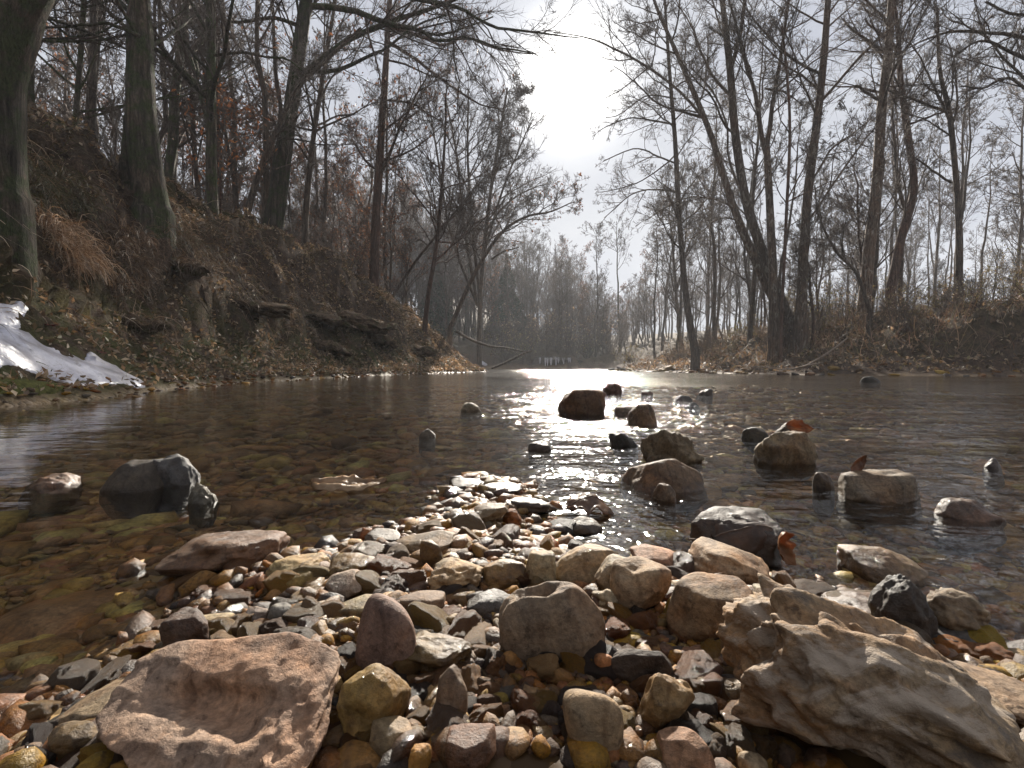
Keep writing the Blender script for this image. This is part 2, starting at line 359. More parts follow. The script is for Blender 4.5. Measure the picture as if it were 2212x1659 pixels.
# ------------------------------------------------------------------ terrain
RIVER = np.array([(-2.2,-9),(-2.4,0),(-2.68,2.7),(-2.95,4),(-3.3,5.8),(-3.48,7.6),(-3.15,11),(-2.5,13.5),(-1.6,17),(-1.05,18.9),(-1.2,20.2),(-2.4,22),(-5,25),(-10,29),(-18,32),(-34,35),
    (-34,44),(-14,41),(-4,39.5),(1,39),(4,38),(6.2,35),(5.6,30),(5.0,24),(5.3,19),(5.9,15.4),(7.0,12.4),(9,11.3),(11.5,10.6),(15,9.6),(20,7),(23,2),(24,-9)], float)
BAR_PX = [(380,1250),(480,1215),(640,1195),(800,1165),(940,1130),(985,1075),(1040,1045),(1100,1065),(1130,1120),(1165,1190),(1300,1225),(1480,1215),(1660,1265),(1780,1300),(1900,1345),(2060,1400),(2300,1460),(3000,1659),(2212,2600),(1106,3600),(-400,2600),(-260,1720),(0,1650),(170,1560),(330,1470),(400,1350)]
BAR = np.array([atd(x, y, H/(-ray(x, y)[2]))[:2] for x, y in BAR_PX])
def sdist(P, poly):                                      # signed distance, positive inside
    d = np.full(len(P), 1e9); ins = np.zeros(len(P), bool); n = len(poly)
    for k in range(n):
        a, b2 = poly[k], poly[(k+1) % n]; ab = b2-a; ap = P-a
        tt = np.clip((ap@ab)/(ab@ab), 0, 1); d = np.minimum(d, np.hypot(*(ap-tt[:, None]*ab).T))
        c = ((a[1] > P[:, 1]) != (b2[1] > P[:, 1])) & (P[:, 0] < (b2[0]-a[0])*(P[:, 1]-a[1])/(b2[1]-a[1]+1e-12)+a[0])
        ins ^= c
    return np.where(ins, d, -d)
def smooth(x, a, b2):
    u = np.clip((x-a)/(b2-a), 0, 1); return u*u*(3-2*u)
def base_height(x, y):
    x = np.asarray(x, float).ravel(); y = np.asarray(y, float).ravel()
    P = np.stack([x, y], -1); q = np.stack([x, y, 0*x], -1)
    near = np.hypot(x, y)
    wob = fbm(q*.9, 3, 5)*.12*smooth(near, 2, 5)
    s = -sdist(P, RIVER) + wob                           # >0 on land
    # banks
    left = (x < 1.5-(y-19)*.0) & (y < 31) & ~((y > 22) & (x > 0))
    left = (x < np.interp(y, [0, 19, 26, 33], [0, 0, -3, -12]))
    far = (y > 32) & ~left & (x < 5)
    ztL = np.interp(y, [0, 9, 13, 16, 18.5, 20, 24, 30], [3.5, 3.5, 3.5, 2.9, 2.0, 1.7, 1.9, 2.4])
    pL = np.interp(s, [0, .3, .8, 1.25, 1.8, 3, 5], [0, .05, .19, .5, .8, .97, 1.0])
    zL = ztL*pL + np.maximum(s-4, 0)*.05
    ztR = np.interp(x, [5, 6.5, 8.5, 11, 14, 20], [.5, .75, 1.0, 1.4, 1.9, 2.0])
    pR = np.interp(s, [0, .5, 1.0, 2.0, 3.2, 4.5], [0, .07, .2, .42, .85, 1.0])
    cut = smooth(x, 10.2, 12)
    pRc = np.interp(s, [0, .6, 1.2, 1.5, 1.8, 3], [0, .1, .22, .55, .93, 1.0])
    zR = ztR*(pR*(1-cut)+pRc*cut) + np.maximum(s-3, 0)*.045
    zF = np.interp(s, [0, .5, 1.5, 4, 60], [0, .4, 1.0, 1.8, 9])*np.interp(x, [-30, -5, 5, 9], [1.5, 1.1, .7, .5])
    zb = np.where(left, zL, np.where(far, zF, zR))
    zb = zb + np.where(s > .1, fbm(q*1.7, 4, 21)*.22*smooth(s, .2, 1.6) + fbm(q*6, 3, 31)*.08*smooth(s, .05, .6), 0)
    zb = zb + smooth(near, 45, 140)*np.interp(x, [-80, -20, 10, 40, 100], [12, 6, 1.5, 2, 5])
    # bed and gravel bar
    bar = sdist(P, BAR)
    zi = -.012 - .045*smooth(-s, .0, 3.0)*smooth(near, 1.5, 4) - .03*smooth(-s, 0, .4)
    zbar = np.where(bar > 0, np.minimum(.003+bar*.22, .026), np.maximum(.002+bar*.16, -.055))
    zi = np.minimum(zi + .16, zbar) if False else np.maximum(np.minimum(zbar, .05), -.2) * (1-smooth(near, 2.2, 5)) + zi*smooth(near, 2.2, 5)
    zi = np.where(-s < .25, np.maximum(zi, -.03-.3*(-s)), zi)
    zi = zi + fbm(q*9, 3, 41)*.006 + fbm(q*30, 2, 43)*.002
    return np.where(s > 0, np.maximum(zb, 0)+np.minimum(s, .1)*.2-.006, zi), s, left
def height(x, y):
    z, s, l = base_height(x, y); return z
def hgt(x, y): return float(height(np.array([x]), np.array([y]))[0])
def hit(px, py, zoff=0.0, dmin=.15, dmax=60):            # first place where the line of sight meets the ground
    r = ray(px, py); d = np.geomspace(dmin, dmax, 1500)
    z = H + r[2]*d; h = height(r[0]*d, d) + zoff
    k = np.argmax(z <= h)
    if not (z <= h).any(): k = len(d)-1
    return r[0]*d[k], d[k], h[k]-zoff
ang = np.concatenate([np.radians(np.arange(-64, 64.01, .4)), np.radians(np.arange(68, 293, 4.5))])
rad = np.concatenate([[0.02, .06], .1*1.021**np.arange(0, 368)])
A, Rg = np.meshgrid(ang, rad); X = (np.sin(A)*Rg).ravel(); Y = (np.cos(A)*Rg).ravel()
Z, S, LEFT = base_height(X, Y)
# ledges: the earth is stepped and overhangs a little on the left bank, and undercut on the right one
q = np.stack([X, Y, Z], -1)
stepz = Z*2.6 + fbm(q*.8, 3, 61)*.7
saw = stepz-np.floor(stepz)
onb = smooth(S, .5, 1.0)*(1-smooth(S, 2.6, 3.6))
amp = np.where(LEFT, .3, .22)*onb*smooth(fbm(q*.6, 2, 71), -.5, .3)
Xn = X + np.where(LEFT, 1, -.35)*amp*(saw-.45) + vnoise(q*7, 3)*.04*onb
Yn = Y + np.where(LEFT, -.1, -.9)*amp*(saw-.45)
Zn = Z + fbm(q*11, 2, 81)*.06*onb
na, nr = len(ang), len(rad)
i = np.arange(nr-1)[:, None]*na; j = np.arange(na)[None]; j2 = (j+1) % na
quads = np.stack([i+j, i+na+j, i+na+j2, i+j2], -1).reshape(-1, 4)[:, ::-1]
barz = smooth(sdist(np.stack([X, Y], -1), BAR), -.02, .02)
zone = np.stack([smooth(S, -.02, .12), np.where(LEFT, (1-smooth(S, .5, 1.3))*.9+smooth(S, 1.5, 2.5)*.55, .25*smooth(S, 1, 2)), barz], -1)
ground = obj('ground', mesh('ground', np.stack([Xn, Yn, Zn], -1), quads, M_ground, True, zone)); ground['kind'] = 'structure'

# water sheet
ang2 = np.radians(np.concatenate([np.arange(-64, 64.01, 1.0), np.arange(70, 291, 10)])); rad2 = np.concatenate([[.01], .08*1.05**np.arange(0, 135)])
A2, R2 = np.meshgrid(ang2, rad2); X2 = (np.sin(A2)*R2).ravel(); Y2 = (np.cos(A2)*R2).ravel()
keep = None
q2 = np.stack([X2, Y2, 0*X2], -1)
# current: a riffle runs down the middle right, the pool under the left bank is smooth
cx = np.interp(Y2, [0, 1, 2, 4, 8, 14, 20, 30], [.35, .4, .6, 1.0, 2.2, 2.5, 2.2, 2.2]); cw = np.interp(Y2, [0, 1, 2, 4, 8, 14, 20, 30], [.45, .65, 1.0, 1.9, 4.0, 5.0, 4.0, 4.0])
rif = np.exp(-((X2-cx)/cw)**2)*np.interp(Y2, [0, .6, 1.0, 2, 5, 9, 16, 24], [.2, .75, 1.0, 1.0, 1.0, 1.0, 1.2, 1.2])
rif = rif*(.55+.6*smooth(fbm(q2*.8, 3, 91), -.3, .5))
rif = np.clip(rif + .32*smooth(X2, 0, 1)*smooth(Y2, .5, 2)*(.6+.8*smooth(fbm(q2*np.array([.5, 1.4, 1]), 3, 95), -.3, .4)), .02, 1.6)
na2, nr2 = len(ang2), len(rad2)
i = np.arange(nr2-1)[:, None]*na2; j = np.arange(na2)[None]; j2 = (j+1) % na2
qw = np.stack([i+j, i+na2+j, i+na2+j2, i+j2], -1).reshape(-1, 4)[:, ::-1]
far_ok = R2.ravel()[qw].max(1) < 50
water = obj('water', mesh('water', q2, qw[far_ok], M_water, True, np.stack([rif, rif, rif], -1))); water['kind'] = 'structure'

# ------------------------------------------------------------------ stones
_ico = {}
def ico(sub):
    if sub not in _ico:
        bm = bmesh.new(); bmesh.ops.create_icosphere(bm, subdivisions=sub, radius=1)
        V = np.array([v.co[:] for v in bm.verts]); Fc = np.array([[v.index for v in f.verts] for f in bm.faces]); bm.free(); _ico[sub] = (V, Fc)
    return _ico[sub]
def carve_slab(V):                                       # broken bowl with a rim and thin ledges in the top of a slab
    x, y, z = V[:, 0], V[:, 1], V[:, 2]; q = np.stack([x*2.2, y*2.2, 0*x], -1); up = smooth(z, -.1, .35)
    yy = y + .25*x + fbm(q, 3, 5)*.12
    bowl = np.exp(-(((x+.08)/.6)**2+((yy+.02)/.34)**2)**2)*.8
    led = smooth(fbm(q*1.1+4, 4, 8)*.5+yy*.9, -.1, .0)*.16 + smooth(fbm(q*1.6+9, 4, 9)*.5+yy*.9-.35, -.06, .0)*.16
    W = V.copy(); W[:, 2] = z + up*(-bowl+led*.8+fbm(q*3, 4, 12)*.06); return W
def rock_shape(seed, sub, planes=12, p=9, rough=.05, freq=2.2, crag=0, pits=0, strata=0, scoops=(), chips=0, grain=0, carve=None):
    rg = np.random.default_rng(seed); D, Fc = ico(sub)
    nrm = unit(rg.normal(size=(planes, 3))); off = rg.uniform(.72, 1.05, planes)
    nrm = np.concatenate([nrm, np.eye(3), -np.eye(3)]); off = np.concatenate([off, np.full(6, 1.05)])
    r = (np.maximum(D@nrm.T, 0)/off)**p
    V = D*(r.sum(1)**(-1/p))[:, None]
    V = V + D*(fbm(V*freq+seed, 2, seed, .48)*rough)[:, None]
    for _ in range(chips):                               # broken faces
        c = unit(rg.normal(size=3)); a = V@c; hh = np.quantile(a, 1-rg.uniform(.008, .07)); V = V - (np.maximum(a-hh, 0)*.95)[:, None]*c
    V = V + D*(fbm(V*freq*2.4+seed, 4, seed+9, .5)*rough*.45)[:, None]
    if grain:
        G = V*np.array([.5, 1.5, 1.5])+seed; V = V + D*((ridged(G, 2, seed+21)-.5)*grain + fbm(V*np.array([1.6, 4, 4]), 4, seed+27, .5)*grain*.35)[:, None]
    if crag: V = V + D*((ridged(V*freq*.9+seed*.7, 4, seed+3)-.8)*crag)[:, None]
    if strata:
        ax = unit(rg.normal(size=3)*np.array([.4, .4, 1])); h = V@ax*7+fbm(V*1.5, 3, seed+5)*.8
        V = V + D*((np.abs(h-np.floor(h)-.5)*2-.5)*strata)[:, None]
    if pits:
        pc = unit(rg.normal(size=(46, 3))); pr = rg.uniform(.07, .2, 46)
        for c, rr in zip(pc, pr):
            a = np.arccos(np.clip(D@c, -1, 1)); V = V - D*(np.exp(-(a/rr)**4)*pits*rr*4)[:, None]
    for dx, dy, dz, wd, dp in scoops:
        a = np.arccos(np.clip(D@unit(np.array([dx, dy, dz], float)), -1, 1)); V = V - D*(np.exp(-(a/wd)**2)*dp)[:, None]
    if carve: V = carve(V)
    lo, hi = V.min(0), V.max(0)
    return (V-(lo+hi)/2)/((hi-lo)/2), Fc                  # fits the box -1..1
FOOT = []                                                # footprints of placed stones
def place_stone(name, label, box, col, wet=0.0, seed=0, sub=4, dr=.85, sink=.12, yaw=0, tilt=(0, 0), group=None, cat='stone', mat=None, hmin=.3, z0=None, **kw):
    x0, y0, x1, y1 = box
    bx, by, bz = hit((x0+x1)/2, y1, 0 if z0 is None else 0)
    if z0 is not None or bz < -.002:                     # stands in the water: the box ends at the water line
        d = H/(-ray((x0+x1)/2, y1)[2]); bx, by = ray((x0+x1)/2, y1)[0]*d, d; wl = True
    else: wl = False
    w = (x1-x0)/F*by; dep = w*dr
    dc = by + dep*.45; w = (x1-x0)/F*dc*.98; dep = w*dr
    th = math.atan2(H, dc)
    h = max(((y1-y0)/F*dc - dep*.8*sin(th))/cos(th), hmin*w)
    cx, cy = (x0+x1)/2, dc
    px = ray(cx, (y0+y1)/2)[0]*dc
    gz = hgt(px, dc) if not wl else 0.0
    extra = (sink*h if not wl else max(-hgt(px, dc), 0)*.9+.25*h)
    kw.setdefault('chips', 16 if sub > 4 else 9)
    V, Fc = rock_shape(seed, sub, **kw)
    ca, sa = cos(yaw), sin(yaw)
    V = V*np.array([w/2, dep/2, (h+extra)/2])
    if tilt != (0, 0):
        tx, ty = tilt; Rx = np.array([[1,0,0],[0,cos(tx),-sin(tx)],[0,sin(tx),cos(tx)]]); Ry = np.array([[cos(ty),0,sin(ty)],[0,1,0],[-sin(ty),0,cos(ty)]])
        V = V@Rx.T@Ry.T
        lo, hi = V.min(0), V.max(0); V = (V-(lo+hi)/2)*np.array([w, dep, h+extra])/(hi-lo)
    V[:, 2] += (h+extra)/2
    o = obj(name, mesh(name, V, Fc, mat or (M_bould if dc > 1.2 else M_stone)), loc=(px, dc, gz-extra))
    mc = np.mean(col); cc = [max(.01, (mc+(c_-mc)*1.05)*k_*(.46 if dc > 1.0 else .6)) for c_, k_ in zip(col, (.97, 1.0, .95))]
    o.color = (*cc, wet)
    tag(o, label, cat, group)
    FOOT.append((px, dc, w/2, dep/2, gz+h))
    return o
TAN, CREAM, PINK, BRN, GREY, DARK, YEL, RED = (.33,.25,.165), (.42,.34,.24), (.36,.24,.185), (.19,.125,.08), (.24,.215,.19), (.09,.08,.075), (.34,.24,.095), (.2,.1,.06)
ST = [  # name, label, box in the 2212 x 1659 frame, colour, wet, options
 ('boulder','large rounded reddish brown boulder standing in the glittering riffle',(1205,836,1309,899),(.2,.115,.07),.1,dict(seed=3,sub=5,planes=9,p=7,rough=.06,crag=.015)),
 ('rock','small knobbly dark reddish rock just behind the reddish brown boulder',(1300,826,1345,853),(.13,.07,.05),.2,dict(seed=4,crag=.12)),
 ('rock','tiny rusty flat stone poking from the riffle beyond the boulder',(1385,843,1412,854),(.2,.1,.06),.3,dict(seed=5,hmin=.2)),
 ('rock','flat dark wedge of rock awash in the far riffle',(1455,853,1494,865),DARK,.5,dict(seed=6,hmin=.2)),
 ('rock','dark jagged rock awash with a dead leaf against it',(1505,839,1540,854),(.1,.075,.06),.4,dict(seed=7,crag=.1)),
 ('rock','tiny black stone below the flat dark wedge in the riffle',(1489,868,1511,877),(.05,.045,.04),.6,dict(seed=8,hmin=.3)),
 ('rock','brown slab leaning low against a pyramid shaped rock in the stream',(1328,876,1385,902),BRN,.1,dict(seed=9,hmin=.2,strata=.03)),
 ('rock','tan pyramid shaped rock beside a leaning brown slab in the stream',(1357,870,1420,919),(.25,.175,.115),.1,dict(seed=10,sub=5,planes=8,p=10,crag=.05)),
 ('rock','pale banded rock with deep folded creases standing in the stream',(1386,918,1512,999),(.34,.27,.19),.05,dict(seed=12,sub=5,planes=9,p=9,strata=.07,crag=.08)),
 ('rock','brown flat topped block of rock with a dark wet foot in the stream',(1345,992,1520,1064),(.2,.13,.085),.1,dict(seed=14,sub=5,planes=6,p=12,rough=.05,hmin=.35)),
 ('rock','small triangular stone leaning on the brown flat topped block',(1408,1040,1460,1083),(.22,.16,.12),.3,dict(seed=15,planes=6,p=14)),
 ('rock','pale tan rock with an undercut lip beside an orange leaf',(1628,924,1752,1004),(.33,.245,.16),.05,dict(seed=16,sub=5,planes=7,p=10,crag=.06,scoops=[(.2,-1,-.5,.6,.3)])),
 ('rock','smooth dark brown rock behind the pale tan undercut rock',(1668,910,1730,950),(.14,.1,.07),.2,dict(seed=17)),
 ('rock','low dark wet rock at the left foot of the undercut rock',(1604,920,1662,950),(.1,.085,.06),.6,dict(seed=18,hmin=.3)),
 ('rock','small brown rock touching the end of a broad low grey rock',(1757,1018,1802,1056),(.13,.1,.075),.4,dict(seed=19)),
 ('rock','broad low grey brown rock with a curled leaf tip on its back',(1795,1007,1985,1084),(.25,.2,.155),.1,dict(seed=20,sub=5,planes=8,p=8,strata=.05,hmin=.28)),
 ('rock','glistening pinkish rock almost drowned in the shallow right hand current',(2018,1068,2155,1127),(.27,.19,.155),.95,dict(seed=21,sub=5,planes=8,hmin=.22,crag=.06)),
 ('rock','small wet mauve stone awash well out in the right hand shallows',(2128,988,2166,1014),(.22,.17,.17),1,dict(seed=22)),
 ('rock','angular slate blue rock with sharp facets in the calm pool',(300,975,425,1052),(.125,.125,.14),.35,dict(seed=23,sub=5,planes=9,p=22,rough=.03,crag=.05)),
 ('rock','smooth dark brown hump of rock leaning on the slate blue rock',(230,990,345,1066),(.1,.08,.065),.3,dict(seed=24,sub=5,planes=7,p=7,rough=.03)),
 ('rock','small dark rock with a pale crusty top in the calm pool',(405,1040,468,1090),(.17,.155,.13),.3,dict(seed=25,crag=.12)),
 ('rock','low pinkish wet rock at the edge of the ice reflection',(58,1018,172,1056),(.26,.175,.13),.8,dict(seed=26,sub=5,hmin=.2,crag=.05)),
 ('rock','whitish stone in the smooth water short of the boulder',(993,868,1042,890),(.42,.38,.31),.2,dict(seed=27,hmin=.3,crag=.1)),
 ('rock','small dark stone with a pale tip in the smooth pool',(905,925,941,946),(.16,.14,.12),.4,dict(seed=28)),
 ('rock','black wet rock left of the pale banded rock',(1315,930,1378,966),(.06,.05,.045),.6,dict(seed=29,crag=.12)),
 ('rock','flat wet rock glittering in the sun track',(1140,950,1195,976),(.13,.1,.08),1,dict(seed=30,hmin=.2)),
 ('rock','dark stone near the far right cobbles in the river',(1856,812,1896,825),(.09,.075,.06),.3,dict(seed=31,hmin=.3)),
 ('rock','rusty brown rock with a round hollow at the edge of the pool',(380,1167,605,1250),(.22,.13,.08),.55,dict(seed=33,sub=5,planes=8,p=7,rough=.07,scoops=[(-.2,-1,.5,.35,.3)],hmin=.3)),
 ('rock','dark glistening stone at the right end of the hollowed rock',(588,1178,648,1216),(.11,.08,.075),1,dict(seed=34)),
 ('rock','pale yellow split rock with long straight layers',(575,1200,712,1256),(.42,.32,.17),.25,dict(seed=35,sub=5,planes=7,p=14,strata=.06,hmin=.3)),
 ('rock','smooth pinkish grey stone with flat faces and a worn ridge',(698,1233,788,1302),(.36,.28,.23),.1,dict(seed=36,sub=5,planes=6,p=14,rough=.015)),
 ('rock','mustard yellow wet rock behind the pinkish grey faceted stone',(705,1196,835,1252),(.3,.22,.07),.8,dict(seed=37,crag=.06)),
 ('rock','pointed olive brown stone standing up from the wet gravel',(905,1168,960,1235),(.24,.18,.09),.8,dict(seed=38,planes=6,p=12)),
 ('rock','long brown sloping rock at the tip of the gravel bar',(846,1145,990,1208),(.27,.19,.12),.45,dict(seed=39,sub=5,planes=7,tilt=(0,-.25))),
 ('rock','grey stone with a wet silver top on the water edge',(786,1143,872,1182),(.2,.17,.15),.9,dict(seed=40)),
 ('rock','tan rock riddled with small round holes',(925,1208,1048,1292),(.4,.31,.2),.1,dict(seed=41,sub=5,planes=8,pits=.22,rough=.08)),
 ('rock','mustard brown glistening rock beside the holed tan rock',(1040,1200,1142,1282),(.34,.25,.12),.9,dict(seed=42,sub=5,planes=7)),
 ('rock','narrow upright cream block between the glistening rock and the smooth slab',(1133,1194,1202,1282),(.42,.35,.24),.2,dict(seed=43,planes=6,p=12)),
 ('rock','broad smooth tan rock with a wet shining flank at the water edge',(1196,1158,1346,1262),(.43,.34,.23),.25,dict(seed=44,sub=5,planes=6,p=6,rough=.03)),
 ('rock','greyish white domed stone behind the saddle shaped tan stone',(1283,1200,1400,1300),(.45,.39,.31),.2,dict(seed=45,sub=5,planes=7)),
 ('rock','saddle shaped smooth tan stone in the middle of the bar',(1318,1214,1447,1338),(.43,.31,.21),.05,dict(seed=46,sub=5,planes=7,p=9,rough=.03,scoops=[(-.5,-.3,.9,.55,.42)])),
 ('rock','knobbly cream rock tucked below the saddle shaped stone',(1278,1270,1352,1330),(.46,.38,.27),.3,dict(seed=47,pits=.15,crag=.08)),
 ('rock','smooth salmon pink wedge of rock lying at the water edge',(1364,1154,1486,1236),(.45,.27,.19),.05,dict(seed=48,sub=5,planes=6,p=10,rough=.012,tilt=(0,.3))),
 ('rock','large folded sandy rock resting against a dark rounded rock',(1483,1148,1668,1272),(.44,.31,.21),.03,dict(seed=50,sub=5,planes=7,p=12,rough=.04,scoops=[(-.3,-.8,.6,.4,.18)],tilt=(0,.2))),
 ('rock','big round shouldered brown rock in the middle of the bar',(1438,1235,1634,1398),(.32,.215,.135),.05,dict(seed=51,sub=5,planes=6,p=9,rough=.03,dr=.7)),
 ('rock','flat greyish white rock with a dark underside',(1628,1240,1784,1336),(.47,.41,.33),.05,dict(seed=52,sub=5,planes=7,p=12,rough=.04,tilt=(0,.2),hmin=.3)),
 ('rock','tan wet rock with one broad flat face in the right shallows',(1834,1174,1990,1256),(.33,.24,.155),.75,dict(seed=53,sub=5,planes=6,p=14)),
 ('rock','dark charcoal rock ending in a pale knob',(1888,1226,2010,1390),(.075,.065,.062),.45,dict(seed=54,sub=5,planes=7,p=8,crag=.08)),
 ('rock','pale crusted knob of rock growing out behind the charcoal rock',(1965,1240,2145,1396),(.25,.21,.16),.2,dict(seed=55,sub=5,planes=7,crag=.1,pits=.1,tilt=(0,.35))),
 ('rock','huge craggy ridged rock of tan and grey stone overlooking the bar',(1562,1305,2165,1800),(.38,.275,.185),.0,dict(seed=57,sub=6,planes=7,p=8,rough=.12,crag=.02,pits=.1,tilt=(.25,.5),dr=.8,chips=26,freq=2.0,grain=.17,mat=M_crag)),
 ('rock','large pinkish concave slab of rock with a broken rim',(222,1425,738,1735),(.43,.30,.235),.0,dict(seed=58,sub=6,planes=5,p=18,rough=.05,crag=.02,dr=.8,hmin=.35,tilt=(.5,-.12),chips=12,carve=carve_slab)),
 ('rock','long pale slab behind the pinkish concave slab',(165,1424,420,1570),(.37,.28,.19),.25,dict(seed=59,sub=5,planes=7,p=12,rough=.05,tilt=(0,-.25))),
 ('rock','smooth purple brown oval cobble standing on end',(764,1306,906,1475),(.25,.165,.14),.0,dict(seed=60,sub=5,chips=0,planes=5,p=4,rough=.012,dr=.7)),
 ('rock','mustard yellow faceted stone with a scooped foot',(735,1440,885,1612),(.38,.26,.1),.4,dict(seed=61,sub=5,planes=8,p=12,rough=.05,scoops=[(-.5,-.8,-.1,.4,.3)])),
 ('rock','glistening yellow brown rock right of the purple oval cobble',(862,1364,1024,1478),(.3,.21,.1),.95,dict(seed=62,sub=5,planes=8,crag=.07)),
 ('rock','grey brown saddle rock with a tall horn at one end',(1072,1262,1312,1445),(.3,.225,.17),.1,dict(seed=63,sub=5,planes=8,p=9,rough=.04,scoops=[(-.6,-.1,1,.6,.85)],dr=.5)),
 ('rock','smooth grey egg shaped pebble',(1213,1490,1347,1640),(.33,.275,.21),.0,dict(seed=64,sub=5,chips=0,planes=4,p=3.2,rough=.008,dr=.8)),
 ('rock','dark slate slab lying on edge over an orange pebble',(1300,1400,1458,1490),(.1,.085,.08),.1,dict(seed=65,sub=5,planes=7,p=14,dr=.4)),
 ('rock','smooth orange pebble under the end of the dark slate slab',(1282,1414,1326,1475),(.55,.24,.1),.3,dict(seed=66,chips=0,planes=4,p=3.2,rough=.01)),
 ('rock','long wedge shaped stone with a pitted shining top',(1380,1455,1497,1605),(.4,.3,.17),.55,dict(seed=67,sub=5,planes=6,p=12,pits=.12,tilt=(.2,.4))),
 ('rock','salmon coloured rounded wedge of stone at the near edge',(1422,1580,1536,1700),(.5,.29,.19),.1,dict(seed=68,sub=5,planes=5,p=7,rough=.012)),
 ('rock','wet tan brick shaped stone',(798,1553,895,1638),(.36,.27,.17),.75,dict(seed=69,sub=5,planes=2,p=14,rough=.02,yaw=.1)),
 ('rock','pointed brown pyramid stone rising from the gravel',(938,1448,1012,1570),(.26,.18,.13),.35,dict(seed=70,planes=6,p=14)),
 ('rock','cream heart shaped pebble on a dark brown rock',(424,1322,498,1382),(.52,.4,.26),.0,dict(seed=71,chips=0,planes=6,p=7,rough=.012)),
 ('rock','dark brown rounded rock under the cream heart shaped pebble',(352,1322,455,1440),(.11,.07,.055),.5,dict(seed=72,sub=5,planes=6)),
 ('rock','pale pitted rock with dark specks above the concave slab',(436,1394,584,1462),(.44,.33,.24),.15,dict(seed=73,sub=5,planes=7,pits=.14)),
 ('rock','cream brown lumpy rock between two dark pebbles',(568,1368,654,1432),(.36,.26,.19),.3,dict(seed=74,pits=.12,crag=.06)),
 ('rock','round grey pebble with a white band',(580,1298,642,1356),(.2,.185,.175),.3,dict(seed=75,planes=5,p=5)),
 ('rock','knobbly mauve grey pebble left of the banded pebble',(520,1310,584,1362),(.32,.26,.23),.3,dict(seed=76,crag=.07)),
 ('rock','pale olive smooth stone below the pinkish grey faceted stone',(733,1284,825,1336),(.38,.31,.19),.4,dict(seed=77,planes=5,p=7,rough=.02)),
 ('rock','brown grey smooth stone below the holed tan rock',(863,1273,962,1336),(.31,.235,.18),.25,dict(seed=78,planes=5,p=7,rough=.02)),
 ('rock','long dark grey stone with a wet shine below the cream block',(1008,1272,1112,1345),(.13,.115,.11),.8,dict(seed=79,planes=6)),
 ('rock','grey shell like layered rock lying at the right edge of the bar',(2050,1462,2300,1610),(.32,.26,.21),.1,dict(seed=80,sub=5,planes=7,strata=.07,tilt=(0,.35))),
 ('rock','bumpy wet brown rock glittering above the craggy ridged rock',(1788,1308,2005,1362),(.2,.14,.1),1,dict(seed=81,sub=5,crag=.09,hmin=.22)),
 ('rock','thin dark slab with a pale edge behind the craggy ridged rock',(1960,1364,2150,1420),(.1,.085,.08),.4,dict(seed=82,sub=5,planes=6,p=14,hmin=.2)),
 ('rock','dark rounded wet rock behind the folded sandy rock at the water edge',(1485,1090,1680,1225),(.07,.048,.036),.6,dict(seed=97,sub=5,planes=6,p=6,rough=.06,crag=.03)),
 ('rock','pinkish brown bumpy stone next to the dark slate slab',(1462,1394,1564,1456),(.33,.2,.145),.6,dict(seed=83,crag=.08)),
 ('rock','rusty wet block at the near edge of the gravel',(960,1588,1075,1690),(.25,.13,.08),.9,dict(seed=84,planes=3,p=12)),
 ('rock','amber coloured pebble standing upright at the near edge',(882,1620,932,1690),(.48,.29,.09),.6,dict(seed=85,planes=4,p=5)),
 ('rock','long orange brown stone along the near edge of the gravel',(714,1628,835,1690),(.38,.2,.06),.6,dict(seed=86,planes=6)),
 ('rock','white round pebble at the foot of the craggy ridged rock',(1598,1632,1664,1690),(.5,.44,.34),.1,dict(seed=87,chips=0,planes=4,p=3.5,rough=.01)),
 ('rock','big flat brown slab lying under the shallow water',(0,1195,325,1345),(.75,.5,.33),.0,dict(seed=88,sub=5,planes=6,p=14,rough=.02,hmin=.06,dr=.9)),
 ('rock','brown wet rock with a small overhang in the left shallows',(205,1545,300,1640),(.24,.16,.1),.6,dict(seed=89,crag=.05)),
 ('rock','olive brown wedge in the gravel left of the concave slab',(110,1560,215,1650),(.2,.15,.08),.7,dict(seed=90)),
 ('rock','purple grey rock half drowned at the right of the gravel spit',(1090,1075,1190,1115),(.16,.12,.1),.9,dict(seed=91,crag=.06)),
 ('rock','tilted tan slab on the spit with wet stones around it',(1010,1085,1100,1140),(.3,.22,.14),.5,dict(seed=92,sub=5,planes=6,p=14,tilt=(0,-.35))),
 ('rock','rusty orange stone on the spit of wet gravel',(1085,1098,1128,1140),(.4,.17,.05),.6,dict(seed=93)),
 ('rock','flat silver wet slab at the end of the spit',(970,1030,1060,1062),(.13,.12,.115),1,dict(seed=94,hmin=.2)),
 ('rock','low black wet slab beside the silver slab at the spit end',(1040,1045,1130,1072),(.09,.08,.075),1,dict(seed=95,hmin=.2)),
 ('rock','wet dome of grey stone rising from the bright shallow pool',(1215,1118,1300,1152),(.2,.16,.13),.8,dict(seed=96,hmin=.3)),
]
for nm, lb, bx, col, wet, kw in ST:
    kw = dict(kw); kw.pop('yaw', None)
    inwater = bx[3] < 1130 and not (930 < (bx[0]+bx[2])/2 < 1200 and bx[3] > 1020) or 'under the shallow' in lb
    o = place_stone(nm, lb, bx, col, wet, z0=(0 if inwater and 'under' not in lb[:40] else None), **kw)
slab = [o for o in C.objects if o.get('label', '').startswith('big flat brown slab')][0]
slab.location.z = -slab.dimensions.z*.9-.007

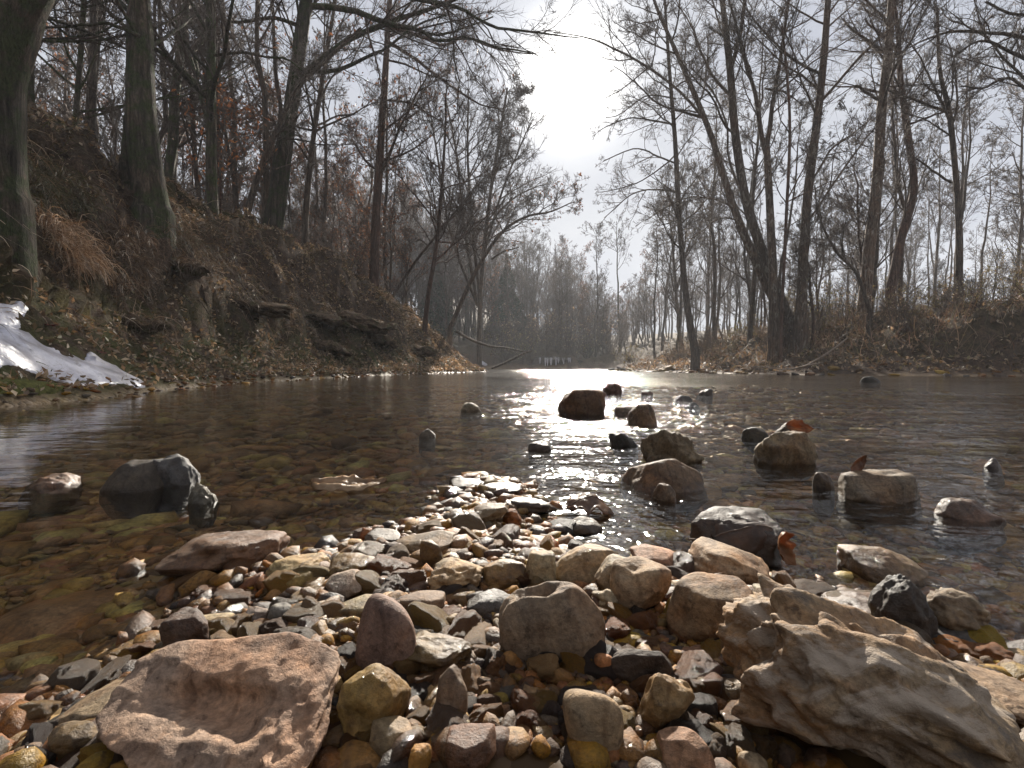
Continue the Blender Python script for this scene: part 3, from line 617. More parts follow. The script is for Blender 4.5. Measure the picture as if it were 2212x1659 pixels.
def scatter_colors(n, rg, under=False):
    pal = np.array([(.3,.215,.12), (.22,.145,.08), (.36,.26,.14), (.27,.175,.1), (.33,.21,.085), (.42,.33,.21), (.13,.09,.065), (.21,.17,.135), (.3,.18,.105), (.42,.3,.11), (.09,.075,.065), (.36,.19,.065)])
    if under: pal = np.array([(.26,.19,.09), (.2,.14,.065), (.32,.23,.1), (.17,.11,.06), (.24,.16,.1), (.36,.25,.1), (.1,.075,.05), (.28,.2,.13)])
    c = pal[rg.integers(0, len(pal), n)]*rg.uniform(.7, 1.25, (n, 1))
    mc = c.mean(1, keepdims=True); c = np.maximum(mc+(c-mc)*(1.05 if under else 1.55), .01)*(2.2 if under else .56)
    return np.clip(c*rg.uniform(.93, 1.07, (n, 3)), .015, .6)
protos = [rock_shape(500+k, 4, planes=int(5+k % 5), p=[4, 7, 12, 18][k % 4], rough=.07+.04*(k % 3), crag=.05*(k % 2), chips=[0, 4, 9, 14][k % 4]) for k in range(16)]
low2 = [rock_shape(500+k, 2, planes=int(4+k % 4), p=[6, 10, 16, 22][k % 4], rough=.1, chips=4) for k in range(16)]
low1 = [rock_shape(500+k, 1, planes=int(5+k % 5), p=[4, 7, 10][k % 3], rough=.1) for k in range(14)]
def rotm(e):
    cx_, sx, cy_, sy, cz, sz = np.cos(e[:, 0]), np.sin(e[:, 0]), np.cos(e[:, 1]), np.sin(e[:, 1]), np.cos(e[:, 2]), np.sin(e[:, 2])
    return np.stack([np.stack([cz*cy_, cz*sy*sx-sz*cx_, cz*sy*cx_+sz*sx], -1), np.stack([sz*cy_, sz*sy*sx+cz*cx_, sz*sy*cx_-cz*sx], -1), np.stack([-sy, cy_*sx, cy_*cx_], -1)], 1)
def pebble_field(rg, dist, theta, size, flat):
    x, y = np.sin(theta)*dist, np.cos(theta)*dist; z, s, l = base_height(x, y)
    return x, y, z, s
def clear_of_stones(x, y, grow=0.85):
    ok = np.ones(len(x), bool)
    for fx, fy, fw, fd, fz in FOOT: ok &= ((x-fx)/(fw*grow))**2+((y-fy)/(fd*grow))**2 > 1
    return ok
def merge_pebbles(name, shapes, x, y, z, size, eul, ratio, col, wet, mat):
    bag = Bag(); Rm = rotm(eul); pick = np.arange(len(x)) % len(shapes)
    for k, (V, Fc) in enumerate(shapes):
        m = np.where(pick == k)[0]
        if not len(m): continue
        W = np.einsum('nij,nvj->nvi', Rm[m], V[None]*(size[m, None, None]*ratio[m][:, None, :])/2) + np.stack([x, y, z], -1)[m][:, None]
        Fm = (Fc[None]+np.arange(len(m))[:, None, None]*len(V)).reshape(-1, 3)
        cc = np.repeat(np.concatenate([col, wet[:, None]], 1)[m], len(V), 0)
        bag.add(W, Fm, cc)
    return obj(name, bag.mesh(name, mat))
# near gravel on and beside the bar
rg = np.random.default_rng(77)
n = 23000
dist = .24*np.exp(rg.uniform(0, 1, n)**.9*np.log(1.75/.24)); th = rg.uniform(-.92, .92, n)
size = np.clip(rg.lognormal(np.log(.0076), .62, n), .003, .03)*np.interp(dist, [.24, .5, 1.75], [.8, 1.1, 2.2])
x, y, z, s = pebble_field(rg, dist, th, size, None)
ok = clear_of_stones(x, y, .42); x, y, z, size, dist = x[ok], y[ok], z[ok], size[ok], dist[ok]; n = len(x)
underw = z < -.004
ratio = np.stack([rg.uniform(.85, 1.4, n), rg.uniform(.7, 1.05, n), rg.uniform(.4, .85, n)*np.where(underw, .6, 1)], -1)
eul = np.stack([rg.normal(0, .35, n), rg.normal(0, .35, n), rg.uniform(0, 6.3, n)], -1)*np.where(underw, .5, 1)[:, None]
eul[:, 2] = rg.uniform(0, 6.3, n)
zc = z + size*ratio[:, 2]*.15
low_ = underw & (rg.uniform(0, 1, n) > .05); zc = np.where(low_, np.minimum(zc, -.003-size*ratio[:, 2]*.5), zc)
col = np.where(underw[:, None], scatter_colors(n, rg, True), scatter_colors(n, rg))
wet = np.where(rg.uniform(0, 1, n) < .86, rg.uniform(.75, 1, n), rg.uniform(0, .3, n))
pxsize = size/dist; order = np.argsort(-pxsize*np.where(underw, .6, 1.0))
inview = np.abs(x/y) < .97
order = order[inview[order] & (y[order] > .25)]
solo = order[:300]; mask = np.zeros(n, bool); mask[solo] = True
pm = [mesh('pebble', V, Fc, M_stone) for V, Fc in protos]
for k in solo:
    wetk = wet[k] > .5
    tone = col[k].mean(); warm = col[k][0]/max(col[k][2], .01)
    cname = 'dark' if tone < .11 else ('ochre yellow' if warm > 2.6 else ('pale' if tone > .25 else ('reddish brown' if warm > 2.0 else 'grey brown')))
    place = 'lying under the shallow water' if underw[k] else ('in the wet gravel of the bar' if wetk else 'dry on the gravel bar')
    o = obj('pebble', pm[k % len(pm)], loc=(x[k], y[k], zc[k]), rot=eul[k], scale=size[k]*ratio[k]/2)
    o.color = (*col[k], wet[k])
    shape = ['rounded', 'smooth', 'angular', 'sharp edged'][(k % len(pm)) % 4]
    tag(o, f'small {shape} {cname} pebble {place}', 'pebble', f'{shape} {cname} pebbles {place}')
rest = ~mask; nearm = rest & (dist < .6) & (size > .0095); farm = rest & ~nearm
g1 = merge_pebbles('gravel', low2, x[nearm], y[nearm], zc[nearm], size[nearm], eul[nearm], ratio[nearm], col[nearm], wet[nearm], M_grav)
tag(g1, 'wet brown gravel of the bar between the larger stones', 'gravel', kind='stuff')
g2 = merge_pebbles('gravel', low1, x[farm], y[farm], zc[farm], size[farm], eul[farm], ratio[farm], col[farm], wet[farm], M_grav)
tag(g2, 'fine gravel at the water edge around the bar', 'gravel', kind='stuff')
# flat stones of the river bed further out
n = 9000
dist = 1.0*np.exp(rg.uniform(0, 1, n)*np.log(7.5)); th = rg.uniform(-.9, .9, n)
size = np.clip(rg.lognormal(np.log(.036), .45, n), .014, .13)*np.interp(dist, [1, 7.5], [.8, 2.0])
x, y, z, s = pebble_field(rg, dist, th, size, None)
ok = (s < -.05) & clear_of_stones(x, y, .7); x, y, z, size, dist = x[ok], y[ok], z[ok], size[ok], dist[ok]; n = len(x)
ratio = np.stack([rg.uniform(.9, 1.6, n), rg.uniform(.6, 1.0, n), rg.uniform(.2, .45, n)], -1); eul = np.stack([rg.normal(0, .15, n), rg.normal(0, .15, n), rg.uniform(0, 6.3, n)], -1)
zc = z+size*ratio[:, 2]*.2
proud = zc+size*ratio[:, 2]*.5 > .004
zc = np.where(proud & (rg.uniform(0, 1, n) > .06), -.006-size*ratio[:, 2]*.5, zc)
g3 = merge_pebbles('river_bed_stones', low1, x, y, zc, size, eul, ratio, scatter_colors(n, rg, True), rg.uniform(.3, .7, n), M_bed)
tag(g3, 'flat brown stones paving the river bed under clear water', 'river bed', kind='stuff')
# cobbles along the right shore
n = 2600
xx = rg.uniform(4.5, 17, n); yy = rg.uniform(9, 26, n); z, s, l = base_height(xx, yy)
ok = (s > -.12) & (s < .95*rg.uniform(.1, 1, n)) & ~l; xx, yy, z, s = xx[ok], yy[ok], z[ok], s[ok]; n = len(xx)
size = np.clip(rg.lognormal(np.log(.12), .5, n), .05, .42); ratio = np.stack([rg.uniform(.9, 1.5, n), rg.uniform(.7, 1, n), rg.uniform(.35, .6, n)], -1)
eul = np.stack([rg.normal(0, .2, n), rg.normal(0, .2, n), rg.uniform(0, 6.3, n)], -1); col = scatter_colors(n, rg)*.9
order = np.argsort(-size/yy); order = order[np.abs(xx/yy)[order] < 1.0]; mask = np.zeros(n, bool); mask[order[:110]] = True
for k in order[:110]:
    o = obj('cobble', pm[k % len(pm)], loc=(xx[k], yy[k], z[k]+size[k]*.1), rot=eul[k], scale=size[k]*ratio[k]/2); o.color = (*col[k], .15)
    cname = 'dark' if col[k].mean() < .12 else 'pale' if col[k].mean() > .22 else 'brown'
    tag(o, f'{cname} cobble on the stony shore under the cut earth bank', 'cobble', f'{cname} cobbles along the shore')
m = ~mask
g4 = merge_pebbles('shore_stones', low1, xx[m], yy[m], z[m]+size[m]*.1, size[m], eul[m], ratio[m], col[m], np.full(m.sum(), .2), M_bed)
tag(g4, 'small stones strewn along the foot of the cut earth bank', 'shore stones', kind='stuff')

# ------------------------------------------------------------------ trees
def branch(pp, pr, m, t0, t1, ang, lr, P, wig, up, rr, rmin, rg, tip=.3, side=None):
    n, k = pp.shape[:2]
    t = rg.uniform(t0, t1, (n, m)); f = t*(k-1); i = np.minimum(f.astype(int), k-2); fr = (f-i)[..., None]
    ii = np.arange(n)[:, None]
    a, b2 = pp[ii, i], pp[ii, i+1]; pos = a*(1-fr)+b2*fr; dp = unit(b2-a)
    ra = pr[ii, i]*(1-fr[..., 0])+pr[ii, i+1]*fr[..., 0]
    perp = unit(np.cross(dp, rg.normal(size=dp.shape)))
    if side is not None: perp = unit(perp + np.asarray(side))
    an = rg.normal(ang[0], ang[1], (n, m))[..., None]
    d = unit(np.cos(an)*dp + np.sin(an)*perp)
    plen = np.linalg.norm(np.diff(pp, axis=1), axis=-1).sum(1)[:, None]
    ln = plen*lr*(1.15-.75*t)*rg.uniform(.6, 1.25, (n, m)); st = (ln/(P-1))[..., None]
    pts = [pos]
    for q_ in range(P-1):
        d = unit(d + rg.normal(0, wig, d.shape) + np.array([0, 0, up])); pts.append(pts[-1]+d*st)
    pts = np.stack(pts, 2).reshape(-1, P, 3)
    r0 = np.maximum(np.minimum(ra*rr, ln*.011+.002), rmin).reshape(-1)
    rads = np.maximum(r0[:, None]*np.linspace(1, tip, P)[None], rmin)
    return pts, rads
def crown_bag(limbs, rg, dens=(9, 7, 4), rmin=.004, lr=(.48, .5, .8), up=.07):
    """limbs: list of (pts,rad) arrays; grows three finer orders of branches from them"""
    bag = Bag(); lv = limbs; sides = (4, 3, 3); Ps = (6, 3, 2)
    for q_ in range(3):
        nxt = []
        for pp, pr in lv:
            a = branch(pp, pr, dens[q_], .18, 1.0, (.75, .25), lr[q_], Ps[q_], .16+.05*q_, up*(1-.3*q_), .62, rmin, rg)
            nxt.append(a); V, Q = tubes(a[0], a[1], sides[q_]) if q_ < 2 else spikes(a[0], a[1]*1.35); bag.add(V, Q)
        lv = [(np.concatenate([a[0] for a in nxt]), np.concatenate([a[1] for a in nxt]))]
    return bag, lv[0]
def bark_bump(amp, freq, seed):
    def f(P_, off): return (1+amp*fbm(P_*np.array([freq, freq, freq*.25]), 3, seed))[..., None]
    return f
def px_path(pts, d, n, dz=0.0):
    P = np.array([atd(p[0], p[1], d+(p[3] if len(p) > 3 else 0)) for p in pts]); Rr = np.array([[p[2]/2/F*d*.7] for p in pts])
    return resample(P, n), np.maximum(resample(Rr, n)[:, 0], .003)
GROWN = 0
def hero_tree(name, label, d, pts, mat, limbs=(), extra=(10, .5, 1.0, .35), seed=0, dens=(9, 7, 6), sides=14, top=16, rough=.06, flare=1.35, leafy=None, rmin=None, up=.07, side=None, lang=(.9, .25), limbw=.14):
    rg = np.random.default_rng(seed+900)
    P, Rr = px_path(pts, d, 26)
    # carry the trunk on above the picture
    if top > P[-1, 2]+1:
        dirv = unit(P[-1]-P[-4]); dirv = unit(dirv+np.array([0, 0, .25])); k = 7; L_ = (top-P[-1, 2])/max(dirv[2], .3)
        step = np.cumsum(np.full((k, 1), L_/k), 0)*dirv + np.cumsum(rg.normal(0, .08, (k, 3)), 0)*np.array([1, 1, 0])
        P = np.concatenate([P, P[-1]+step]); Rr = np.concatenate([Rr, Rr[-1]*np.linspace(.9, .12, k)])
    base = P[0].copy(); gz = hgt(base[0], base[1]); ex = base.copy(); ex[2] = min(gz, base[2])-.7
    P = np.concatenate([[ex], P]); Rr = np.concatenate([[Rr[0]*flare], Rr]); Rr[1] *= 1+(flare-1)*.45; Rr[2] *= 1+(flare-1)*.15
    org = np.array([base[0], base[1], gz]); root = empty(name, org)
    V, Q = tubes(P[None]-org, Rr[None], sides, bark_bump(rough, 5, seed)); tr = obj('trunk', mesh('trunk', V, Q, mat), root)
    lim = []
    for k, lp in enumerate(limbs):
        lP, lR = px_path(lp[1:], d+lp[0], 14); lP = lP + np.cumsum(rg.normal(0, .012, lP.shape), 0)
        lim.append((lP[None], lR[None])); V, Q = tubes(lP[None]-org, lR[None], 8, bark_bump(.08, 6, seed+k)); obj('limb', mesh('limb', V, Q, mat), root)
    m, t0, t1, lr = extra
    rmin = rmin or .00022*d
    if m:
        bp, br = branch(P[None], Rr[None], m, t0, t1, lang, lr, 9, limbw, up, .5, rmin*2, rg, side=side)
        for k in range(len(bp)):
            V, Q = tubes(bp[k:k+1]-org, br[k:k+1], 6); obj('limb', mesh('limb', V, Q, mat), root)
        lim.append((bp, br))
    if lim:
        lim8 = [(np.stack([resample(p, 9) for p in a]), np.stack([resample(r[:, None], 9)[:, 0] for r in b2])) for a, b2 in lim]
        lim = [(np.concatenate([a for a, _ in lim8]), np.concatenate([b2 for _, b2 in lim8]))]
        bag, tips = crown_bag([(lim[0][0]-org, lim[0][1])], rg, dens, rmin, up=up)
        obj('crown', bag.mesh('crown', M_twig), root)
        if leafy:
            nL, cols, sz = leafy; ti = rg.integers(0, len(tips[0]), nL); pos = tips[0][ti, -1]+rg.normal(0, .05, (nL, 3))
            lb = leaves(pos, sz*rg.uniform(.6, 1.3, nL), rg, cols, hang=True); obj('dead_leaves', lb.mesh('dead_leaves', M_litter), root)
    tag(root, label, 'tree'); return root
def leaves(pos, size, rg, cols, hang=False, flatness=.5):
    """small folded leaves: two quads each"""
    n = len(pos); bag = Bag()
    e = np.stack([rg.normal(0, .9 if hang else flatness, n), rg.normal(0, .9 if hang else flatness, n), rg.uniform(0, 6.3, n)], -1); Rm = rotm(e)
    base = np.array([(-.5, 0, 0), (0, -.24, .1), (.5, 0, .04), (0, .24, .1), (0, 0, 0)])
    W = np.einsum('nij,vj->nvi', Rm, base)*size[:, None, None] + pos[:, None]
    f = np.array([(0, 1, 4), (1, 2, 4), (2, 3, 4), (3, 0, 4)])
    c = np.asarray(cols)[rg.integers(0, len(cols), n)]*rg.uniform(.6, 1.3, (n, 1))
    bag.add(W, (f[None]+np.arange(n)[:, None, None]*5).reshape(-1, 3), np.repeat(c, 5, 0)); return bag
BEECH = [(.2, .1, .055), (.16, .08, .045), (.24, .13, .075), (.13, .07, .045)]
T = hero_tree
T('tree', 'massive near black trunk leaning over the top of the mossy bank', 4.1, [(-6,430,130),(-10,300,126),(-8,180,126),(8,80,138),(46,-60,160)], M_barkL, extra=(6,.8,1,.25), seed=1, sides=28, rough=.16, top=11, dens=(6,6,5))
T('tree', 'pale mossy trunk directly behind the near black leaning trunk', 6.3, [(66,330,24),(64,200,22),(62,20,20)], M_barkL, seed=2, top=14, dens=(8,6,5))
T('tree', 'slender crooked dark tree between the massive trunk and the buttressed one', 8, [(158,340,17),(164,250,16),(172,150,15),(182,0,13)], M_barkL, seed=3, top=13, extra=(14,.25,1,.3), dens=(8,7,6))
T('tree', 'thick mossy trunk with a split buttressed foot on the bank edge', 6.9, [(326,460,100),(319,400,86),(309,300,82),(305,216,76),(302,100,66),(301,-40,58)], M_barkL, limbs=[(.15,(272,470,52),(272,400,48),(275,300,42),(286,205,28)),(-.2,(306,80,14),(260,60,10),(180,68,7),(80,75,4))], extra=(9,.6,1,.32), seed=4, sides=28, rough=.13, top=16, dens=(7,7,6))
T('tree', 'straight dark green stained trunk right of the buttressed tree', 9.5, [(462,490,36),(457,380,31),(456,200,28),(455,0,25)], M_barkL, limbs=[(0,(456,120,9),(520,110,8),(600,125,6),(650,150,4))], extra=(12,.4,1,.3), seed=5, sides=18, rough=.1, top=17)
T('tree', 'leaning grey trunk whose long limbs reach out over the river', 13, [(583,545,66),(598,440,54),(616,310,47),(638,165,40),(662,0,35)], M_barkL, limbs=[
   (-.5,(640,168,22),(700,120,19),(760,78,17),(850,42,14),(930,15,11),(1010,-15,8)), (-1,(672,15,18),(760,24,17),(840,58,15),(905,70,12),(945,95,10),(1007,84,8),(1075,105,6),(1150,117,4)),
   (-1.5,(800,-30,16),(900,-5,14),(975,10,11),(1020,30,9),(1065,55,8),(1110,64,7),(1180,70,5),(1265,82,3)), (-.6,(645,150,14),(720,150,12),(790,120,10),(840,95,8),(900,50,6),(960,30,4)), (.3,(655,60,14),(590,40,11),(500,50,8),(420,30,5)),
   (-.8,(840,58,8),(880,20,6),(900,-20,5)), (-.8,(910,70,8),(960,70,7),(1000,55,5),(1060,30,4))], extra=(8,.55,1,.3), seed=6, sides=24, rough=.1, top=17, dens=(12,8,6))
T('tree', 'dark thin trunk slanting up across the leaning grey tree', 12, [(522,520,20),(545,420,19),(590,300,17),(640,195,14),(715,120,10),(780,60,7)], M_bark, seed=7, top=0, extra=(14,.3,1,.3), dens=(8,7,6))
T('tree', 'slim trunk just right of the leaning grey tree', 14, [(655,590,20),(662,440,18),(678,290,15),(700,150,12),(725,0,9)], M_bark, seed=8, top=15, extra=(18,.3,1,.28), leafy=(900, BEECH, .11))
T('tree', 'reddish brown straight trunk standing on the eroded ledge', 16, [(806,660,32),(811,510,27),(820,350,24),(831,180,20),(842,0,15)], M_red, limbs=[
   (-.3,(835,90,11),(872,112,10),(910,140,9),(950,170,8),(987,197,7),(1030,225,5),(1072,234,3)), (-.4,(840,58,12),(885,66,11),(930,85,10),(960,97,8),(1010,82,7),(1080,106,5),(1150,116,3)), (.2,(832,215,7),(880,222,6),(920,245,5),(950,262,3)), (-.2,(838,130,7),(880,140,6),(930,165,4),(980,180,3))], extra=(14,.35,1,.26), seed=9, top=17, dens=(11,8,6), leafy=(700, BEECH, .12))
T('tree', 'narrow dark trunk low on the nose of the eroded bank', 17, [(914,750,18),(925,640,14),(943,530,12),(954,410,10),(962,280,7)], M_red, seed=10, top=11, extra=(22,.3,1,.3))
T('tree', 'many stemmed spreading tree fanning out above the bend', 25, [(1035,720,14),(1040,600,13),(1058,430,11),(1080,290,9),(1096,190,5)], M_bark, limbs=[(0,(1030,650,10),(1000,480,9),(985,330,7),(960,200,4)),(.5,(1036,640,9),(1020,480,8),(1010,330,7),(1010,190,4)),(-.4,(1042,560,8),(1080,430,7),(1120,330,5),(1150,270,3)),(0,(1032,660,9),(975,500,8),(945,330,6),(920,200,4)),(0,(1048,500,7),(1095,440,6),(1145,410,4),(1180,400,3))], extra=(18,.3,1,.32), seed=11, top=0, dens=(14,9,7))
T('tree', 'tree leaning far out over the bend with a drooping tip', 21, [(972,710,14),(1018,605,13),(1060,533,11),(1095,492,9),(1140,467,7),(1190,457,5),(1235,437,3)], M_bark, limbs=[(0,(1060,560,6),(1090,540,5),(1120,530,3))], extra=(14,.45,1,.3), seed=12, top=0, dens=(9,7,6), leafy=(250, BEECH, .12))
T('tree', 'thin pole of a tree slanting behind the reddish trunk', 18, [(842,650,9),(898,565,8),(950,500,7),(1010,425,5),(1050,380,3)], M_bark, seed=13, top=0, extra=(12,.3,1,.3))
# right bank
T('tree', 'slender straight tree at the waterside with sweeping side branches', 17.0, [(1502,762,24),(1482,640,19),(1468,480,16),(1458,300,13),(1446,150,10),(1436,0,7)], M_bark, limbs=[
   (0,(1462,355,6),(1420,335,5),(1370,318,4),(1300,345,3)), (0,(1460,270,6),(1410,262,5),(1360,255,4),(1290,285,2.5)), (0,(1470,415,6),(1420,410,5),(1370,420,4),(1310,470,2.5)), (0,(1460,215,5),(1400,205,4),(1340,240,3),(1300,255,2)), (.2,(1464,330,5),(1410,375,4),(1350,400,3),(1290,410,2)), (0,(1456,190,5),(1500,160,4),(1540,110,3))], extra=(26,.3,1,.24), seed=20, top=12, dens=(9,7,6), up=.02)
T('tree', 'sycamore stem curving far over to the river from a shared clump', 16.2, [(1702,712,30),(1642,585,26),(1587,455,22),(1535,290,17),(1475,145,13),(1420,20,9),(1395,-60,6)], M_sycam, limbs=[(0,(1530,270,8),(1480,210,8),(1400,145,7),(1330,105,6),(1270,85,4),(1190,70,2.5)),(0,(1590,450,6),(1540,430,5),(1480,428,4),(1400,470,3))], extra=(12,.5,1,.3), seed=21, top=11.5, dens=(11,8,6))
T('tree', 'tall forked sycamore stem in the middle of the clump', 15.8, [(1708,706,36),(1658,575,31),(1612,435,26),(1587,280,23),(1577,150,21),(1560,0,15)], M_sycam, limbs=[(0,(1578,150,14),(1598,70,12),(1612,-40,10)),(0,(1605,425,8),(1575,350,7),(1568,270,6),(1540,200,5),(1490,150,3)),(0,(1606,480,6),(1560,470,5),(1500,510,3))], extra=(12,.45,1,.28), seed=22, top=15, dens=(10,7,6))
T('tree', 'reddish upright stem dividing into a tall narrow fork', 15.4, [(1672,700,29),(1668,560,25),(1662,430,22),(1656,320,20)], M_sycam, limbs=[(0,(1655,330,15),(1632,200,12),(1600,90,9),(1570,-20,6)),(0,(1657,330,15),(1680,180,12),(1697,60,9),(1712,-60,7)),(0,(1650,190,6),(1690,200,5),(1725,230,3)),(0,(1625,160,5),(1590,100,4),(1530,60,3))], extra=(0,.5,1,.3), seed=23, top=0, dens=(13,8,6))
T('tree', 'thin bare pole rising between the forked stem and the straight sycamore', 15, [(1688,690,9),(1698,480,9),(1706,260,8),(1690,60,6)], M_red, seed=24, top=10.5, extra=(12,.4,1,.25))
T('tree', 'straight sycamore with flaking pale patches at the end of the clump', 15.2, [(1730,706,34),(1735,565,28),(1745,420,26),(1765,260,23),(1780,120,20),(1790,-20,17)], M_sycam, limbs=[(0,(1755,390,7),(1800,320,6),(1850,280,4),(1890,250,3)),(0,(1750,470,7),(1810,380,6),(1870,300,5),(1900,270,3))], extra=(16,.4,1,.28), seed=25, top=15.5, dens=(10,7,6))
T('tree', 'small dark tree leaning left out of the brush', 14.5, [(1878,670,12),(1850,590,10),(1808,545,8),(1770,470,6),(1760,400,4)], M_bark, seed=26, top=0, extra=(14,.3,1,.35))
T('tree', 'tall pale grey trunk with broken stubs among the brush', 15.8, [(1866,668,36),(1880,520,31),(1895,380,27),(1905,230,25),(1920,90,21),(1927,-20,19)], M_sycam, limbs=[(0,(1900,215,8),(1875,200,8),(1850,185,7)),(0,(1905,110,9),(1870,85,7),(1840,60,6),(1820,40,5)),(0,(1922,60,9),(1890,20,7),(1850,-20,6))], extra=(14,.45,1,.26), seed=27, top=15.5, dens=(9,7,6))
T('tree', 'crooked brown trunk bending behind the pale grey one', 16.4, [(1925,620,25),(1948,510,24),(1974,410,21),(1961,290,18),(1946,180,16),(1940,70,12),(1930,0,9)], M_red, limbs=[(0,(1960,270,7),(2010,255,6),(2060,235,5)),(0,(1942,110,8),(1900,80,7),(1860,45,5))], extra=(14,.4,1,.28), seed=28, top=13, dens=(10,7,6))
T('tree', 'crooked black trunk with a long arm near the cut bank', 15.8, [(2072,640,20),(2071,480,17),(2062,350,15),(2050,240,14),(2030,150,10),(2025,20,7)], M_bark, limbs=[(0,(2050,245,9),(2010,232,8),(1975,215,7),(1930,198,5),(1890,180,3)),(0,(2055,270,8),(2020,200,7),(1990,140,5),(1960,90,4)),(0,(2058,395,7),(2010,370,6),(1970,345,4))], extra=(16,.35,1,.3), seed=29, top=12, dens=(10,7,6))
T('tree', 'stout tree just past the cut bank sending long level limbs across', 13, [(2275,690,44),(2262,450,38),(2258,200,34),(2250,0,30)], M_bark, limbs=[(0,(2256,95,12),(2160,75,10),(2060,72,8),(1990,95,5),(1940,120,3)),(0,(2258,150,11),(2180,110,9),(2120,90,7),(2060,120,4)),(0,(2260,230,9),(2190,170,8),(2130,190,6),(2080,190,4)),(0,(2258,30,10),(2190,30,8),(2120,10,6))], extra=(12,.4,1,.3), seed=30, top=14, dens=(11,8,6))

# woods: a few kinds of tree, each one placed as an individual
def wood_proto(seed, hgt_, r, m, lean=.04, tall=.3, lr=.3, rmin=.007, fork=False, mat=M_bark, dens=(7, 6, 6), leafy=None, up=.08):
    rg = np.random.default_rng(seed); k = 14
    P = np.zeros((k, 3)); P[:, 2] = np.linspace(-.3, hgt_, k); P[:, :2] = np.cumsum(rg.normal(0, lean*hgt_/k*2, (k, 2)), 0)
    Rr = r*(1-np.linspace(0, .9, k)**1.2); Rr[0] *= 1.5
    root = empty('bare_tree'); V, Q = tubes(P[None], Rr[None], 9, bark_bump(.08, 4, seed)); obj('trunk', mesh('trunk', V, Q, mat), root)
    bp, br = branch(P[None], Rr[None], m, tall, 1, (.72, .2), lr, 8, .13, up, .5, rmin*1.5, rg)
    bag = Bag(); V, Q = tubes(bp, br, 5); bag.add(V, Q)
    b2, tips = crown_bag([(bp, br)], rg, dens, rmin, up=up); bag.V += b2.V; bag.n += 0
    for kk, fl in b2.F.items(): bag.F.setdefault(kk, []).extend([f+len(V) for f in fl])
    obj('crown', bag.mesh('crown', M_twig), root)
    if leafy:
        nL, cols, sz = leafy; ti = rg.integers(0, len(tips[0]), nL)
        lb = leaves(tips[0][ti, -1]+rg.normal(0, .08, (nL, 3)), sz*rg.uniform(.6, 1.3, nL), rg, cols, True); obj('dead_leaves', lb.mesh('dead_leaves', M_litter), root)
    return root
PW = [wood_proto(301, 14, .125, 16, .03, .35), wood_proto(302, 12, .09, 18, .05, .25), wood_proto(303, 15, .15, 15, .03, .45, mat=M_barkL), wood_proto(304, 9, .07, 15, .06, .2, mat=M_red),
      wood_proto(305, 11, .13, 24, .05, .18, .42), wood_proto(306, 13, .1, 12, .03, .5, .22), wood_proto(307, 5, .035, 14, .07, .12, .38, .004, mat=M_red, leafy=(900, BEECH, .1)), wood_proto(308, 7, .05, 16, .06, .15, .36, .005, leafy=(1100, BEECH, .11))]
LBL = ['tall straight bare tree', 'crooked bare tree', 'thick mossy bare tree', 'small reddish bare tree', 'broad bushy bare tree', 'slender pole like bare tree', 'beech sapling holding rusty leaves', 'young beech holding brown leaves']
used = set()
def wood(kind, x, y, s, where, group, rg):
    o = PW[kind] if kind not in used else copy_tree(PW[kind]); used.add(kind)
    o.location = (x, y, hgt(x, y)); o.rotation_euler = (rg.normal(0, .04), rg.normal(0, .04), rg.uniform(0, 6.3)); o.scale = (s, s, s*rg.uniform(.9, 1.1))
    o.name = 'beech_sapling' if kind >= 6 else 'bare_tree'
    tag(o, f'{LBL[kind]} {where}', 'tree', f'{LBL[kind]}, {group}')
rg = np.random.default_rng(5)
PH = [14, 12, 15, 9, 11, 13, 5, 7]
def slope_top(x, y):                                     # how high the wood stands above the eye at this bearing
    b_ = x/y*F+CX; e = np.interp(b_, [500, 900, 1050, 1150, 1230, 1290, 1335, 1370, 1420, 1500, 1700, 2212], [330, 420, 470, 510, 545, 600, 650, 590, 545, 500, 440, 400])
    return (790-e)/F*y + H
def fill(n, xr, yr, cond, probs, where, group, gap, smin=.75, smax=1.15, slope=False):
    done = []; tries = 0
    while len(done) < n and tries < n*60:
        tries += 1; x, y = rg.uniform(*xr), rg.uniform(*yr)
        if abs(x/y) > 1.12 or not cond(x, y): continue
        z, s, l = base_height([x], [y])
        if s[0] < 2.2: continue
        if any((x-a)**2+(y-b2)**2 < gap**2 for a, b2 in done): continue
        done.append((x, y)); kd = int(rg.choice(8, p=probs)); sc_ = rg.uniform(smin, smax)
        if slope: sc_ = max(.25, (slope_top(x, y)-z[0])*rg.uniform(.65, 1.05)/PH[kd])
        wood(kd, x, y, sc_, where, group, rg)
fill(56, (-34, -5), (9, 34), lambda x, y: x < np.interp(y, [9, 18, 24, 34], [-7.5, -5.5, -7, -17]), [.14, .16, .03, .2, .04, .27, .06, .1], 'in the woods up on the left hand bank', 'on the left bank', 1.0, .6, .95)
fill(34, (-30, -6), (14, 36), lambda x, y: x < np.interp(y, [9, 18, 24, 36], [-7.5, -5.5, -7, -18]), [0, 0, 0, .35, 0, .65, 0, 0], 'standing thick in the left hand wood', 'in the left wood', .6, .55, .8)
fill(26, (-14, -3.5), (9.5, 22), lambda x, y: True, [.02, .05, 0, .2, 0, .1, .33, .3], 'along the crest of the left hand bank', 'along the left crest', .7, .6, 1.0)
fill(76, (6.5, 42), (15, 46), lambda x, y: True, [.14, .2, .02, .24, .1, .3, 0, 0], 'in the flat woods behind the right hand bank', 'on the right bank', 1.1, .6, .92)
fill(105, (-22, 14), (41.5, 68), lambda x, y: True, [.14, .16, .1, .1, .3, .08, .04, .08], 'on the far slope beyond the river bend', 'beyond the bend', 1.0, .75, 1.15, True)

